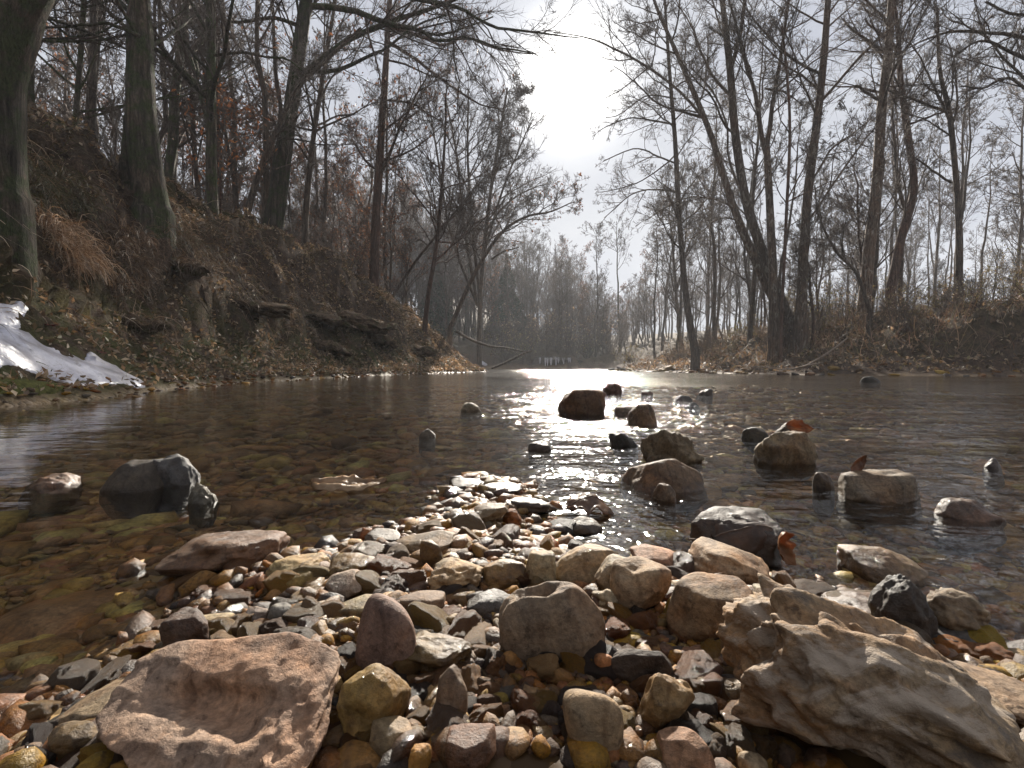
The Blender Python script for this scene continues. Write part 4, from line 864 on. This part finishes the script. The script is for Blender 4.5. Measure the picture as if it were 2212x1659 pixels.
RUST = [(.42, .17, .06), (.34, .13, .05), (.5, .22, .08), (.28, .11, .045)]
bs = wood_proto(309, 2.4, .022, 12, .08, .25, .5, .003, mat=M_red, leafy=(420, RUST, .1)); bs.name = 'beech_sapling'
bs.location = (-5.7, 10.4, hgt(-5.7, 10.4)); tag(bs, 'bright rust leaved beech sapling between the straight dark trunk and the leaning one', 'tree')
def cedar(x, y, h, label, seed):
    rg = np.random.default_rng(seed); root = empty('cedar_tree', (x, y, hgt(x, y))); P = np.zeros((1, 6, 3)); P[0, :, 2] = np.linspace(-.3, h, 6); Rr = .12*np.linspace(1, .1, 6)[None]
    obj('trunk', mesh('trunk', *tubes(P, Rr, 7), M_red), root)
    n = 9000; zz = h*(1-rg.uniform(0, 1, n)**.6*.92); rr = (h-zz)*.26*(.35+.65*rg.uniform(0, 1, n)**.5)*(1+.35*vnoise(np.stack([zz*1.5, rg.uniform(0, 1, n)*0, zz*0], -1), seed)); th = rg.uniform(0, 2*pi, n)
    cl = vnoise(np.stack([np.cos(th)*2.5, np.sin(th)*2.5, zz*1.3], -1), seed+1) > -.25
    pos = np.stack([np.cos(th)*rr, np.sin(th)*rr, zz+rr*.15], -1)[cl]
    obj('foliage', leaves(pos, rg.uniform(.12, .32, len(pos)), rg, [(.045, .06, .035), (.06, .075, .045), (.035, .045, .03)], True).mesh('foliage', M_litter), root); tag(root, label, 'tree')
cedar(-.4, 47, 8, 'dark green cedar at the foot of the far slope', 1); cedar(-6.5, 44, 8, 'small cedar half hidden by the spreading tree', 3)
# ------------------------------------------------------------------ undergrowth, litter, grass
ICE_PX = [(-90,690),(60,712),(130,745),(190,768),(250,795),(310,826),(300,846),(215,842),(175,832),(90,815),(0,808),(-100,800)]
ICE_W = np.array([hit(a, b2)[:2] for a, b2 in ICE_PX])
LIT = [(.27, .195, .125), (.37, .285, .19), (.2, .14, .09), (.48, .38, .265), (.15, .115, .065), (.29, .2, .115), (.2, .17, .08)]
rg = np.random.default_rng(9)
def litter(name, label, n, xr, yr, cond, sz, cols, cat='leaf litter', flat=.45):
    x = rg.uniform(*xr, n); y = rg.uniform(*yr, n); z, s, l = base_height(x, y); ok = cond(x, y, s, l) & (np.abs(x/np.maximum(y, .1)) < 1.3)
    ok &= sdist(np.stack([x, y], -1), ICE_W) < -.01
    x, y, z = x[ok], y[ok], z[ok]; m = len(x)
    sz_ = sz*rg.uniform(.6, 1.4, m)*np.interp(y, [2, 8, 20], [.7, 1.0, 1.6])
    lb = leaves(np.stack([x, y, z+.015+rg.uniform(0, .05, m)], -1), sz_, rg, cols, flatness=flat)
    o = obj(name, lb.mesh(name, M_litter)); tag(o, label, cat, kind='stuff')
litter('leaf_litter', 'brown fallen leaves covering the left hand bank', 95000, (-10, -.5), (2, 21), lambda x, y, s, l: (s > .05) & l & (s < 5.5), .065, LIT, flat=.7)
litter('leaf_litter', 'brown fallen leaves covering the right hand bank', 23000, (4.5, 19), (9.5, 26), lambda x, y, s, l: (s > .35) & ~l & (s < 5), .09, LIT, flat=.7)
def blades(name, label, pos, length, rg, cols, w=.004, droop=.6, out=None, cat='grass', kind='stuff', mat=None, up=1.0):
    n = len(pos); k = 5
    d = unit(np.stack([rg.normal(0, .6, n), rg.normal(0, .6, n), np.abs(rg.normal(up, .4, n))], -1) + (out if out is not None else 0))
    P = [pos]; st = (length/(k-1))[:, None]
    for q_ in range(k-1):
        d = unit(d+np.array([0, 0, -droop])*rg.uniform(.3, 1.2, (n, 1)) + rg.normal(0, .12, (n, 3))); P.append(P[-1]+d*st)
    P = np.stack(P, 1); sd = unit(np.cross(P[:, -1]-P[:, 0], rg.normal(size=(n, 3))))[:, None]*(w*rg.uniform(.6, 1.5, (n, 1, 1))*np.linspace(1, .25, k)[None, :, None])
    V = np.stack([P-sd, P+sd], 2).reshape(-1, 3); i = np.arange(k-1)[:, None]*2; f = np.concatenate([i, i+1, i+3, i+2], 1)
    c = np.repeat(np.asarray(cols)[rg.integers(0, len(cols), n)]*rg.uniform(.6, 1.3, (n, 1)), k*2, 0)
    bag = Bag(); bag.add(V, (f[None]+np.arange(n)[:, None, None]*k*2).reshape(-1, 4), c)
    o = obj(name, bag.mesh(name, mat or M_litter)); tag(o, label, cat, kind=kind); return o
n = 60000
x = rg.uniform(-9, -1.2, n); y = rg.uniform(2.4, 20, n); z, s, l = base_height(x, y)
dens = smooth(fbm(np.stack([x, y, 0*x], -1)*1.2, 3, 101), -.25, .5)
ok = l & (s > .3) & (s < 4.5) & (rg.uniform(0, 1, n) < dens*np.where(s > 1.0, 1, .35)) & (np.abs(x/y) < 1.3) & (sdist(np.stack([x, y], -1), ICE_W) < -.03); x, y, z = x[ok], y[ok], z[ok]
blades('dead_undergrowth', 'tangle of dead stems and grass hanging down the left hand bank', np.stack([x, y, z], -1), rg.uniform(.1, .5, len(x)), rg, [(.26, .18, .12), (.17, .115, .08), (.38, .28, .19), (.1, .09, .045), (.1, .1, .04), (.07, .055, .045), (.48, .39, .28)], .0035, .75, out=np.array([.7, -.25, 0]), cat='undergrowth')
n = 15000
x = rg.uniform(5, 20, n); y = rg.uniform(10, 26, n); z, s, l = base_height(x, y)
ok = ~l & (s > 1.2) & (s < 6) & (rg.uniform(0, 1, n) < smooth(fbm(np.stack([x, y, 0*x], -1)*.7, 3, 103), -.4, .4)); x, y, z = x[ok], y[ok], z[ok]
blades('dry_weeds', 'dry brown weeds and grass on top of the right hand bank', np.stack([x, y, z], -1), rg.uniform(.25, .9, len(x)), rg, [(.28, .19, .13), (.2, .135, .1), (.36, .27, .18), (.15, .14, .07), (.23, .15, .12)], .006, .18, cat='weeds', up=1.6)
n = 9000
x = rg.uniform(-8, -1, n); y = rg.uniform(2.2, 20, n); z, s, l = base_height(x, y)
ok = l & (s > .06) & (s < .75) & (rg.uniform(0, 1, n) < smooth(fbm(np.stack([x, y, 0*x], -1)*1.6, 3, 105), -.1, .4)) & (np.abs(x/y) < 1.3); x, y, z = x[ok], y[ok], z[ok]
blades('mossy_grass', 'low olive green moss and grass along the left waterline', np.stack([x, y, z], -1), rg.uniform(.04, .12, len(x)), rg, [(.1, .1, .03), (.14, .125, .04), (.07, .075, .022), (.18, .14, .06)], .005, .4, cat='moss')
# the sunlit tuft of dead grass hanging over the hollow, and darker ones beside it
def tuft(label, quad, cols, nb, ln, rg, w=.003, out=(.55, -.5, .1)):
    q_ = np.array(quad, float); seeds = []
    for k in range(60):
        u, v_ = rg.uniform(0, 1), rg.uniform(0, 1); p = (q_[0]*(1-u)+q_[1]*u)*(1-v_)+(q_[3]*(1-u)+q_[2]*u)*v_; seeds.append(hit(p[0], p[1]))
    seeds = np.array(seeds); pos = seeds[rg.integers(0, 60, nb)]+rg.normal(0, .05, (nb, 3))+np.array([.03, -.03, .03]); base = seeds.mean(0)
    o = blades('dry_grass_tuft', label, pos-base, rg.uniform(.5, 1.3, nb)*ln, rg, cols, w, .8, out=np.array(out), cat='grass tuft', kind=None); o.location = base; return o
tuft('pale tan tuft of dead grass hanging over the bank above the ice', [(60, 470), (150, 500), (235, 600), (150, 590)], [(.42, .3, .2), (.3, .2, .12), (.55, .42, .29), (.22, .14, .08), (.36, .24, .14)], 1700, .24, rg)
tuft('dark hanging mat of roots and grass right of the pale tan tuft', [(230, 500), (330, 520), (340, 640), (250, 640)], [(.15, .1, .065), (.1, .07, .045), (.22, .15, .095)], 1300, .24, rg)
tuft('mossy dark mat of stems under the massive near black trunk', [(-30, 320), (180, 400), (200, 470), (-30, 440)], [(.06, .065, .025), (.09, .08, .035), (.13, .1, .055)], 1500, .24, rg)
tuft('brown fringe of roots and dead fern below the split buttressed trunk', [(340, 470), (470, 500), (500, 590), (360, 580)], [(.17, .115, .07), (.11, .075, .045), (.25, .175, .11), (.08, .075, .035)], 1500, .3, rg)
# sods of earth and roots that jut out of the bank over dark hollows
M_soil, t, b = newmat('bank_soil'); v = coords(t)
c = ramp(t, noise(t, v, 12, 8, .7), [(.3, (.035, .025, .018)), (.45, (.09, .062, .043)), (.6, (.17, .12, .08)), (.75, (.28, .205, .14))])
c = mix(t, ramp(t, noise(t, v, 5, 5, .65), [(.5, 0.0), (.62, .7)]), c, (.07, .07, .024)); L(t, c, b.inputs['Base Color']); b.inputs['Roughness'].default_value = .95; b.inputs['Specular IOR Level'].default_value = .1
bump(t, b, noise(t, v, 28, 7, .7), 1.0, .04)
for k, (x0, y0, x1, y1, lb) in enumerate([(455, 642, 620, 684, 'long sod of earth jutting from the left bank above a dark hollow'), (600, 668, 760, 705, 'layered sod of earth stepping down beside the long jutting sod'), (700, 672, 850, 722, 'heavy overhanging block of earth under the reddish trunk'),
        (330, 560, 450, 600, 'mossy sod overhanging the bank below the buttressed trunk'), (250, 690, 360, 725, 'low mossy earth hump behind the ice sheet'), (850, 735, 940, 770, 'crumbling earth hump at the nose of the left bank'), (640, 735, 760, 765, 'low brown earth step near the left waterline'), (740, 715, 860, 745, 'thin root bound ledge beneath the heavy overhanging block')]):
    X_, Y_, Z_ = hit((x0+x1)/2, (y0+y1)/2+8); w_ = (x1-x0)/F*Y_; h_ = (y1-y0)/F*Y_; V, Fc = rock_shape(950+k, 5, planes=8, p=7, rough=.16, crag=.08, freq=3.0); V = V*np.array([w_*.55, w_*.3, h_*.34]); V[:, 2] += .05*fbm(V*np.array([3, 3, 1]), 3, k)+.04*fbm(V*9, 3, k+5)
    o = obj('earth_ledge', mesh('earth_ledge', V, Fc, M_soil), loc=(X_, Y_, Z_+h_*.15), rot=(.1, .16, .5)); tag(o, lb, 'earth ledge')
    top = V[V[:, 2] > h_*.1]; sel = top[rg.integers(0, len(top), 260)]
    fr_ = blades('root_fringe', '', sel, rg.uniform(.08, .3, 260), rg, [(.16, .11, .07), (.1, .07, .045), (.26, .19, .12)], .003, .9, out=np.array([.5, -.6, 0]), cat='x', kind=None); fr_.parent = o; fr_['kind'] = 'stuff'
    for kk in ('label', 'category'): del fr_[kk]
# stones along the left waterline
n = 9000; x = rg.uniform(-5, -.5, n); y = rg.uniform(2.2, 19.5, n); z, s_, l = base_height(x, y); ok = l & (s_ > -.1) & (s_ < .22) & (np.abs(x/y) < 1.2); x, y, z = x[ok], y[ok], z[ok]; n = len(x)
size = rg.uniform(.03, .1, n)*np.interp(y, [2, 10], [.6, 1.2]); g5 = merge_pebbles('waterline_stones', low1, x, y, z+.01, size, np.stack([rg.normal(0, .2, n), rg.normal(0, .2, n), rg.uniform(0, 6, n)], -1), np.stack([rg.uniform(.9, 1.5, n), rg.uniform(.7, 1, n), rg.uniform(.3, .6, n)], -1), scatter_colors(n, rg)*1.2, rg.uniform(.2, 1, n), M_bed)
tag(g5, 'small wet stones along the left waterline', 'shore stones', kind='stuff')
# shrubs on the right bank
def shrub_proto(seed, h, cols, nl, sz):
    rg = np.random.default_rng(seed); root = empty('shrub'); n = 9
    P0 = np.zeros((n, 6, 3)); d = unit(np.stack([rg.normal(0, .5, n), rg.normal(0, .5, n), np.full(n, 1.2)], -1)); p = np.stack([rg.normal(0, .1, n), rg.normal(0, .1, n), np.full(n, -.05)], -1)
    for k in range(6): P0[:, k] = p; d = unit(d+rg.normal(0, .14, (n, 3))); p = p+d*(h/5*rg.uniform(.7, 1.2, (n, 1)))
    Rr = np.full((n, 6), .012)*np.linspace(1, .4, 6); bag = Bag(); bag.add(*tubes(P0, Rr, 5)); lv = (P0, Rr)
    for q_ in range(2): lv = branch(lv[0], lv[1], 7 if q_ == 0 else 5, .2, 1, (.7, .25), .45, 5, .2, .05, .6, .004, rg); bag.add(*tubes(lv[0], lv[1], 3))
    obj('stems', bag.mesh('stems', M_twig), root)
    if nl:
        ti = rg.integers(0, len(lv[0]), nl); obj('foliage', leaves(lv[0][ti, rg.integers(2, 5, nl)]+rg.normal(0, .03, (nl, 3)), sz*rg.uniform(.6, 1.3, nl), rg, cols, True).mesh('foliage', M_litter), root)
    return root
OLV = [(.18, .175, .06), (.25, .22, .08), (.13, .13, .05), (.28, .21, .1)]
SP = [shrub_proto(401, 1.5, OLV, 420, .075), shrub_proto(402, 2.0, LIT, 260, .08), shrub_proto(403, 1.6, None, 0, 0), shrub_proto(404, 2.4, OLV, 300, .08)]
SL = ['bushy shrub keeping olive green leaves', 'tall shrub holding brown leaves', 'leafless twiggy shrub', 'tall shrub thinly hung with olive leaves']
us = set(); cnt = 0; rg = np.random.default_rng(31)
def put_shrub(k, x, y, s, where, grp):
    o = SP[k] if k not in us else copy_tree(SP[k]); us.add(k)
    o.location = (x, y, hgt(x, y)); o.rotation_euler = (0, 0, rg.uniform(0, 6.3)); o.scale = (s, s, s)
    tag(o, f'{SL[k]} {where}', 'shrub', f'{SL[k]}, {grp}')
while cnt < 75:
    x, y = rg.uniform(5.5, 20), rg.uniform(11.5, 24); z, s, l = base_height([x], [y])
    if s[0] < 1.8 or s[0] > 7 or x/y > 1.1: continue
    k = int(rg.choice(4, p=[.38, .22, .2, .2])) if x > 9 else int(rg.choice(4, p=[.1, .25, .5, .15]))
    put_shrub(k, x, y, rg.uniform(.4, .8), 'in the brush on the right hand bank', 'on the right bank'); cnt += 1
cnt = 0
while cnt < 36:
    x, y = rg.uniform(-12, -2), rg.uniform(5, 21); z, s, l = base_height([x], [y])
    if s[0] < 2.0 or s[0] > 5 or x/y < -1.1 or not l[0]: continue
    put_shrub(int(rg.choice(3, p=[.1, .4, .5])), x, y, rg.uniform(.35, .7), 'on the crest of the left hand bank', 'on the left bank'); cnt += 1
cnt = 0
while cnt < 70:
    x, y = rg.uniform(-12, 9), rg.uniform(38.5, 47); z, s, l = base_height([x], [y])
    if s[0] < .3: continue
    put_shrub(int(rg.choice(3, p=[.1, .3, .6])), x, y, rg.uniform(1.0, 2.0), 'on the far shore beyond the bend', 'beyond the bend'); cnt += 1
px, py, pz = 5.9, 24.5, 0
put_shrub(0, 5.8, 25.0, .9, 'at the far point of the right hand shore', 'at the point')

# ------------------------------------------------------------------ sticks, driftwood, roots
def stick(name, label, pts, d, mat=M_wood, group=None, cat='branch', sides=7, wob=.01, seed=0, twigs=0):
    rg = np.random.default_rng(seed+70); P, Rr = px_path(pts, d, 16); P = P+np.cumsum(rg.normal(0, wob*.5, P.shape), 0); org = P[0].copy()
    bag = Bag(); bag.add(*tubes(P[None]-org, Rr[None], sides, bark_bump(.1, 9, seed)))
    if twigs:
        a = branch(P[None]-org, Rr[None], twigs, .2, 1, (.7, .2), .3, 6, .15, .0, .5, .004, rg); bag.add(*tubes(a[0], a[1], 4))
        a = branch(a[0], a[1], 4, .2, 1, (.7, .2), .4, 5, .2, .0, .5, .003, rg); bag.add(*tubes(a[0], a[1], 3))
    o = obj(name, bag.mesh(name, mat), loc=org); tag(o, label, cat, group); return o
stick('fallen_branch', 'long dead limb reaching from the left bank nose over the water', [(985,715,8),(1020,735,8),(1060,748,7),(1095,752,5),(1135,760,4),(1150,757,2)], 20, M_bark, seed=1, twigs=8)
stick('fallen_branch', 'forked dead branch propped in the water below the long limb', [(1062,796,6),(1085,786,7),(1110,775,7),(1130,765,6),(1150,758,4)], 20, M_bark, seed=2, twigs=5)
stick('driftwood', 'long pale driftwood pole lying down the right hand bank', [(1690,797,4),(1735,790,6),(1775,770,7),(1810,745,7),(1832,728,5)], 12.4, M_wood, seed=3, twigs=3)
stick('driftwood', 'pale crooked driftwood stick below the long driftwood pole', [(1640,792,3),(1670,796,4),(1700,799,4),(1740,790,4),(1770,784,3)], 12.2, M_wood, seed=4, twigs=3)
stick('driftwood', 'bleached snag of roots half way up the right hand bank', [(1560,748,4),(1562,735,5),(1558,720,4),(1552,712,3)], 14, M_wood, seed=5, twigs=4)
for k, (a, b2) in enumerate([((405,812),(465,790)), ((430,815),(475,812)), ((462,822),(505,805)), ((480,822),(520,828)), ((395,795),(440,805))]):
    x, y, z = hit((a[0]+b2[0])/2, (a[1]+b2[1])/2-10)
    stick('stick', 'thin bleached stick lying on the leaf litter above the left waterline', [(a[0],a[1],2),((a[0]+b2[0])/2,(a[1]+b2[1])/2-6,3),(b2[0],b2[1],2)], y, M_wood, 'bleached sticks on the left bank', 'stick', seed=10+k)
rg = np.random.default_rng(41)
for k in range(26):
    x = rg.uniform(330, 900); yy = np.interp(x, [330, 900], [600, 735])+rg.uniform(-60, 60); X_, Y_, Z_ = hit(x, yy)
    ln = rg.uniform(20, 70); an = rg.uniform(.2, 1.3)
    stick('root', 'thin bare root trailing down the left hand earth bank', [(x,yy-4,4),(x+ln*.4*cos(an),yy+ln*.3*sin(an)-6,3.2),(x+ln*cos(an),yy+ln*sin(an)*.9,1.8)], max(Y_-.12, 1), M_bark, 'roots on the left bank', 'root', seed=30+k, sides=5)

# ------------------------------------------------------------------ ice
def drape(name, label, px, thick, mat, cat, seed, res=70, lumps=5, lift=0.0, ridge=0):
    W = np.array([hit(a, b2)[:2] for a, b2 in px]); lo, hi = W.min(0)-.05, W.max(0)+.05
    gx, gy = np.meshgrid(np.linspace(lo[0], hi[0], res), np.linspace(lo[1], hi[1], res)); P = np.stack([gx.ravel(), gy.ravel()], -1)
    sd = sdist(P, W)+fbm(np.stack([P[:, 0], P[:, 1], 0*P[:, 0]], -1)*4, 3, seed)*.05
    q = np.stack([P[:, 0], P[:, 1], 0*P[:, 0]], -1); z = height(P[:, 0], P[:, 1]); z0 = z.copy(); zg = z.reshape(res, res)
    for _ in range(res//2):
        zp = np.pad(zg, 1, mode='edge'); zg = (zp[:-2, 1:-1]+zp[2:, 1:-1]+zp[1:-1, :-2]+zp[1:-1, 2:])/4
    z = np.maximum(zg.ravel(), z0-.02)*.8+zg.ravel()*.2
    t_ = thick*np.sqrt(np.clip(sd, 0, .25)/.25)*(1+.35*fbm(q*2.6, 2, seed+1)+.05*fbm(q*11, 2, seed+2))
    z = np.where(sd > 0, z+t_+lift, z0-.08); ok = sd > -.02
    idx = np.arange(res*res).reshape(res, res); f = np.stack([idx[:-1, :-1], idx[:-1, 1:], idx[1:, 1:], idx[1:, :-1]], -1).reshape(-1, 4)
    f = f[(ok[f]).any(1)]; org = np.array([P[:, 0].mean(), P[:, 1].mean(), z[ok].min()])
    uq, inv = np.unique(f, return_inverse=True)
    o = obj(name, mesh(name, (np.stack([P[:, 0], P[:, 1], z], -1)-org)[uq], inv.reshape(-1, 4), mat), loc=org); tag(o, label, cat); return o
drape('ice_sheet', 'pale lavender sheet of ice frozen down the left shore to the water', ICE_PX, .06, M_ice, 'ice', 3, 110)
drape('ice_bulge', 'rounded bulge of white ice at the head of the ice sheet', [(-120,640),(20,645),(60,660),(76,690),(70,712),(20,720),(-120,716)], .15, M_ice, 'ice', 13, 80)
drape('moss_patch', 'olive moss cushion between the ice sheet and the water', [(-90,818),(60,822),(150,832),(178,846),(120,858),(0,868),(-90,875)], .05, M_moss, 'moss', 7, 60)
X_, Y_, Z_ = hit(1046, 788); V, Fc = rock_shape(910, 5, planes=6, p=5, rough=.08); V = V*np.array([.52, .3, .1])
o = obj('ice_tongue', mesh('ice_tongue', V, Fc, M_ice), loc=(X_, Y_, Z_+.05), rot=(.25, .62, 0)); tag(o, 'narrow white tongue of ice on the nose of the left bank', 'ice')
# icicles under the far ledge
root = empty('icicle_curtain', (0, 0, 0)); rg = np.random.default_rng(51)
lo_ = (3.4, 39.0, 0.0); root.location = lo_
V, Fc = rock_shape(905, 5, planes=8, p=9, rough=.12, chips=12); V = V*np.array([2.2, 1.0, .62]); o = obj('rock_face', mesh('rock_face', V, Fc, M_bould), root, loc=(0, .85, .35)); o.color = (.06, .05, .042, .3)
for k in range(9):
    xo = -1.25+k*.29+rg.normal(0, .06); ln = rg.uniform(.35, .75); P = np.array([[xo, -.18, .82], [xo+.01, -.2, .82-ln*.5], [xo, -.2, .82-ln]]); V, Q = tubes(P[None], np.array([[.1, .075, .012]])*rg.uniform(.7, 1.2), 7)
    obj('icicle', mesh('icicle', V, Q, M_ice), root)
tag(root, 'row of thick icicles hanging from a dark ledge on the far shore', 'icicles')

# ------------------------------------------------------------------ single leaves
def leaf(name, label, loc, size, rot, mat, curl=(.5, .6), lobes=0.0, seed=0, wide=.6, stem=True):
    rg = np.random.default_rng(seed); nu, nv = 26, 13; u = np.linspace(0, 1, nu); v = np.linspace(-1, 1, nv)
    hw = wide*.5*np.sin(pi*u**.8)**.75*(1+lobes*np.cos(u*2*pi*3.5)); U, Vv = np.meshgrid(u, v, indexing='ij')
    Y_ = Vv*hw[:, None]; a, b2 = curl
    X_ = (np.sin((U-.5)*a*2)/(a*2) if abs(a) > .01 else U-.5); Zz = (1-np.cos((U-.5)*a*2))/(max(abs(a), .01)*2)*np.sign(a)
    Zz = Zz + b2*Y_**2*2 + .05*fbm(np.stack([U*4, Vv*2, U*0+seed], -1), 3, seed) + .03*np.abs(np.sin(U*16+np.abs(Vv)*5))*np.abs(Vv)**.5 + .02*np.abs(Vv)
    V = np.stack([X_, Y_, Zz], -1).reshape(-1, 3)*size; idx = np.arange(nu*nv).reshape(nu, nv)
    f = np.stack([idx[:-1, :-1], idx[1:, :-1], idx[1:, 1:], idx[:-1, 1:]], -1).reshape(-1, 4)
    root = empty(name, loc, rot); bl = obj('blade', mesh('blade', V, f, mat), root)
    md = bl.modifiers.new('thickness', 'SOLIDIFY'); md.thickness = .005*size; md.offset = 0
    if stem:
        k = np.linspace(-.75, .5, 14); P = np.stack([np.interp(k, (u-.5), X_[:, nv//2], left=None), 0*k, np.interp(k, u-.5, Zz[:, nv//2])+.008], -1); P[:, 0] = np.where(k < -.5, X_[0, nv//2]+(k+.5), P[:, 0])
        V, Q = tubes(P[None]*size, np.linspace(.012, .003, 14)[None]*size, 5); obj('stem', mesh('stem', V, Q, M_twig), root)
    tag(root, label, 'leaf'); return root
def on_water(px, py, z=0.0):
    d = (H-z)/(-ray(px, py)[2]); return (ray(px, py)[0]*d, d, z)
x, y, z = on_water(755, 1058); leaf('dead_leaf', 'pale tan leaf floating flat on the calm shallow pool', (x, y, .006), .155*y/1.0*.92, (.08, .02, .25), M_leafpale, (.12, .1), seed=2, wide=.42, stem=False)
x, y, z = on_water(1285, 1108); leaf('dead_leaf', 'curled brown leaf arching over the bright shallow pool', (x, y, .02), .1, (.15, .25, .3), M_leafbrown, (-1.1, -.8), .12, 3, .6)
rk = [o for o in C.objects if o.get('label', '').startswith('dark rounded wet rock')][0]; tz = rk.location.z+max(v_.co.z for v_ in rk.data.vertices)
leaf('dead_leaf', 'dark wet leaf with a long stalk plastered over the dark rounded rock', (rk.location.x+.012, rk.location.y-.025, tz-.012), .1, (radians(38), radians(6), radians(10)), M_leafdark, (-1.0, -1.2), .12, 4, .6)
x, y, z = on_water(1664, 1200, .01); leaf('dead_leaf', 'crumpled orange leaf scrap at the edge of the dark rounded rock', (x+.004, y-.012, .024), .045, (radians(70), radians(70), .2), M_leaforange, (.9, .9), .15, 5, .6, False)
x, y, z = on_water(1745, 965, 0); leaf('dead_leaf', 'bright orange leaf stuck against the pale undercut rock', (x, y+.05, .045), .075, (radians(65), radians(10), radians(-6)), M_leaforange, (.3, .5), .1, 6, .55)
rk = [o for o in C.objects if o.get('label', '').startswith('broad low grey brown rock')][0]; tz = rk.location.z+max(v_.co.z for v_ in rk.data.vertices)
leaf('dead_leaf', 'small brown leaf tip upright on the broad low rock', (rk.location.x-.03, rk.location.y, tz+.008), .045, (radians(80), radians(-60), 0), M_leafbrown, (.5, .5), 0, 7, .4, False)
x, y, z = hit(108, 733); leaf('dead_leaf', 'dark red leaf lying on the upper ice', (x, y, z+.1), .1, (.1, .1, .5), M_leafred, (.4, .4), .25, 8, .6)
x, y, z = hit(220, 790); leaf('dead_leaf', 'dark red oak leaf lying low on the ice sheet', (x, y, z+.1), .1, (.3, .1, 2.0), M_leafred, (.5, .6), .3, 9, .6)
stick('grass_straw', 'single pale straw standing up behind the concave slab', [(374,1420,6),(372,1400,5),(373,1380,4)], .42, M_wood, cat='straw', sides=6, wob=.0)
for k, (a, b2) in enumerate([((655,1660),(735,1540))]):
    stick('stick', 'thin grey stick jammed beside the pink concave slab', [(a[0],a[1],14),((a[0]+b2[0])/2,(a[1]+b2[1])/2,15),(b2[0],b2[1],13)], .31, M_wood, cat='stick', seed=60, wob=.0)

# every copy source that no place used is dropped
for o in list(C.objects):
    if o.type == 'EMPTY' and not o.get('label'):
        for ch in list(o.children): bpy.data.objects.remove(ch)
        bpy.data.objects.remove(o)

# ------------------------------------------------------------------ the wood far behind, too dense to count
rg = np.random.default_rng(61); bag = Bag(); k = 0
while k < 390:
    x, y = (rg.uniform(-95, 85), rg.uniform(30, 120)) if k % 2 else (rg.uniform(-26, 30), rg.uniform(43, 80))
    if abs(x/y) > 1.25: continue
    if y < 44 and -30 < x < 30: continue
    z, s_, l = base_height([x], [y])
    if s_[0] < 4: continue
    h = max(2.5, (slope_top(x, y)-z[0])*rg.uniform(.55, 1.0)) if abs(x/y) < .45 else rg.uniform(4, 8); P = np.zeros((1, 6, 3)); P[0, :, 2] = np.linspace(-.3, h, 6); P[0, :, :2] = np.cumsum(rg.normal(0, .2, (6, 2)), 0); Rr = rg.uniform(.06, .13)*np.linspace(1, .15, 6)[None]
    P += np.array([x, y, z[0]]); bag.add(*tubes(P, Rr, 4))
    a = branch(P, Rr, 14, .2, 1, (.75, .2), .32, 4, .14, .1, .5, .014, rg); bag.add(*tubes(a[0], a[1], 3))
    a = branch(a[0], a[1], 12, .15, 1, (.7, .2), .42, 2, .18, .06, .5, .011, rg); bag.add(*spikes(a[0], a[1]*1.3)); k += 1
o = obj('far_woodland', bag.mesh('far_woodland', M_twig)); tag(o, 'far bare woodland closing off the valley behind the nearer trees', 'woodland', kind='stuff')
# damp winter air
bm = bmesh.new(); bmesh.ops.create_cube(bm, size=1); me = bpy.data.meshes.new('haze'); bm.to_mesh(me); bm.free()
hz = obj('haze', me, loc=(0, 0, 22), scale=(430, 430, 48)); hz['kind'] = 'stuff'; tag(hz, 'thin damp haze filling the valley air', 'haze')
mh = bpy.data.materials.new('haze'); mh.use_nodes = True; t = mh.node_tree; t.nodes.clear()
ou = N(t, 'ShaderNodeOutputMaterial'); pv = N(t, 'ShaderNodeVolumePrincipled'); L(t, pv.outputs[0], ou.inputs['Volume'])
pv.inputs['Color'].default_value = (.86, .9, .95, 1); pv.inputs['Density'].default_value = .0018; pv.inputs['Anisotropy'].default_value = .1
me.materials.append(mh)
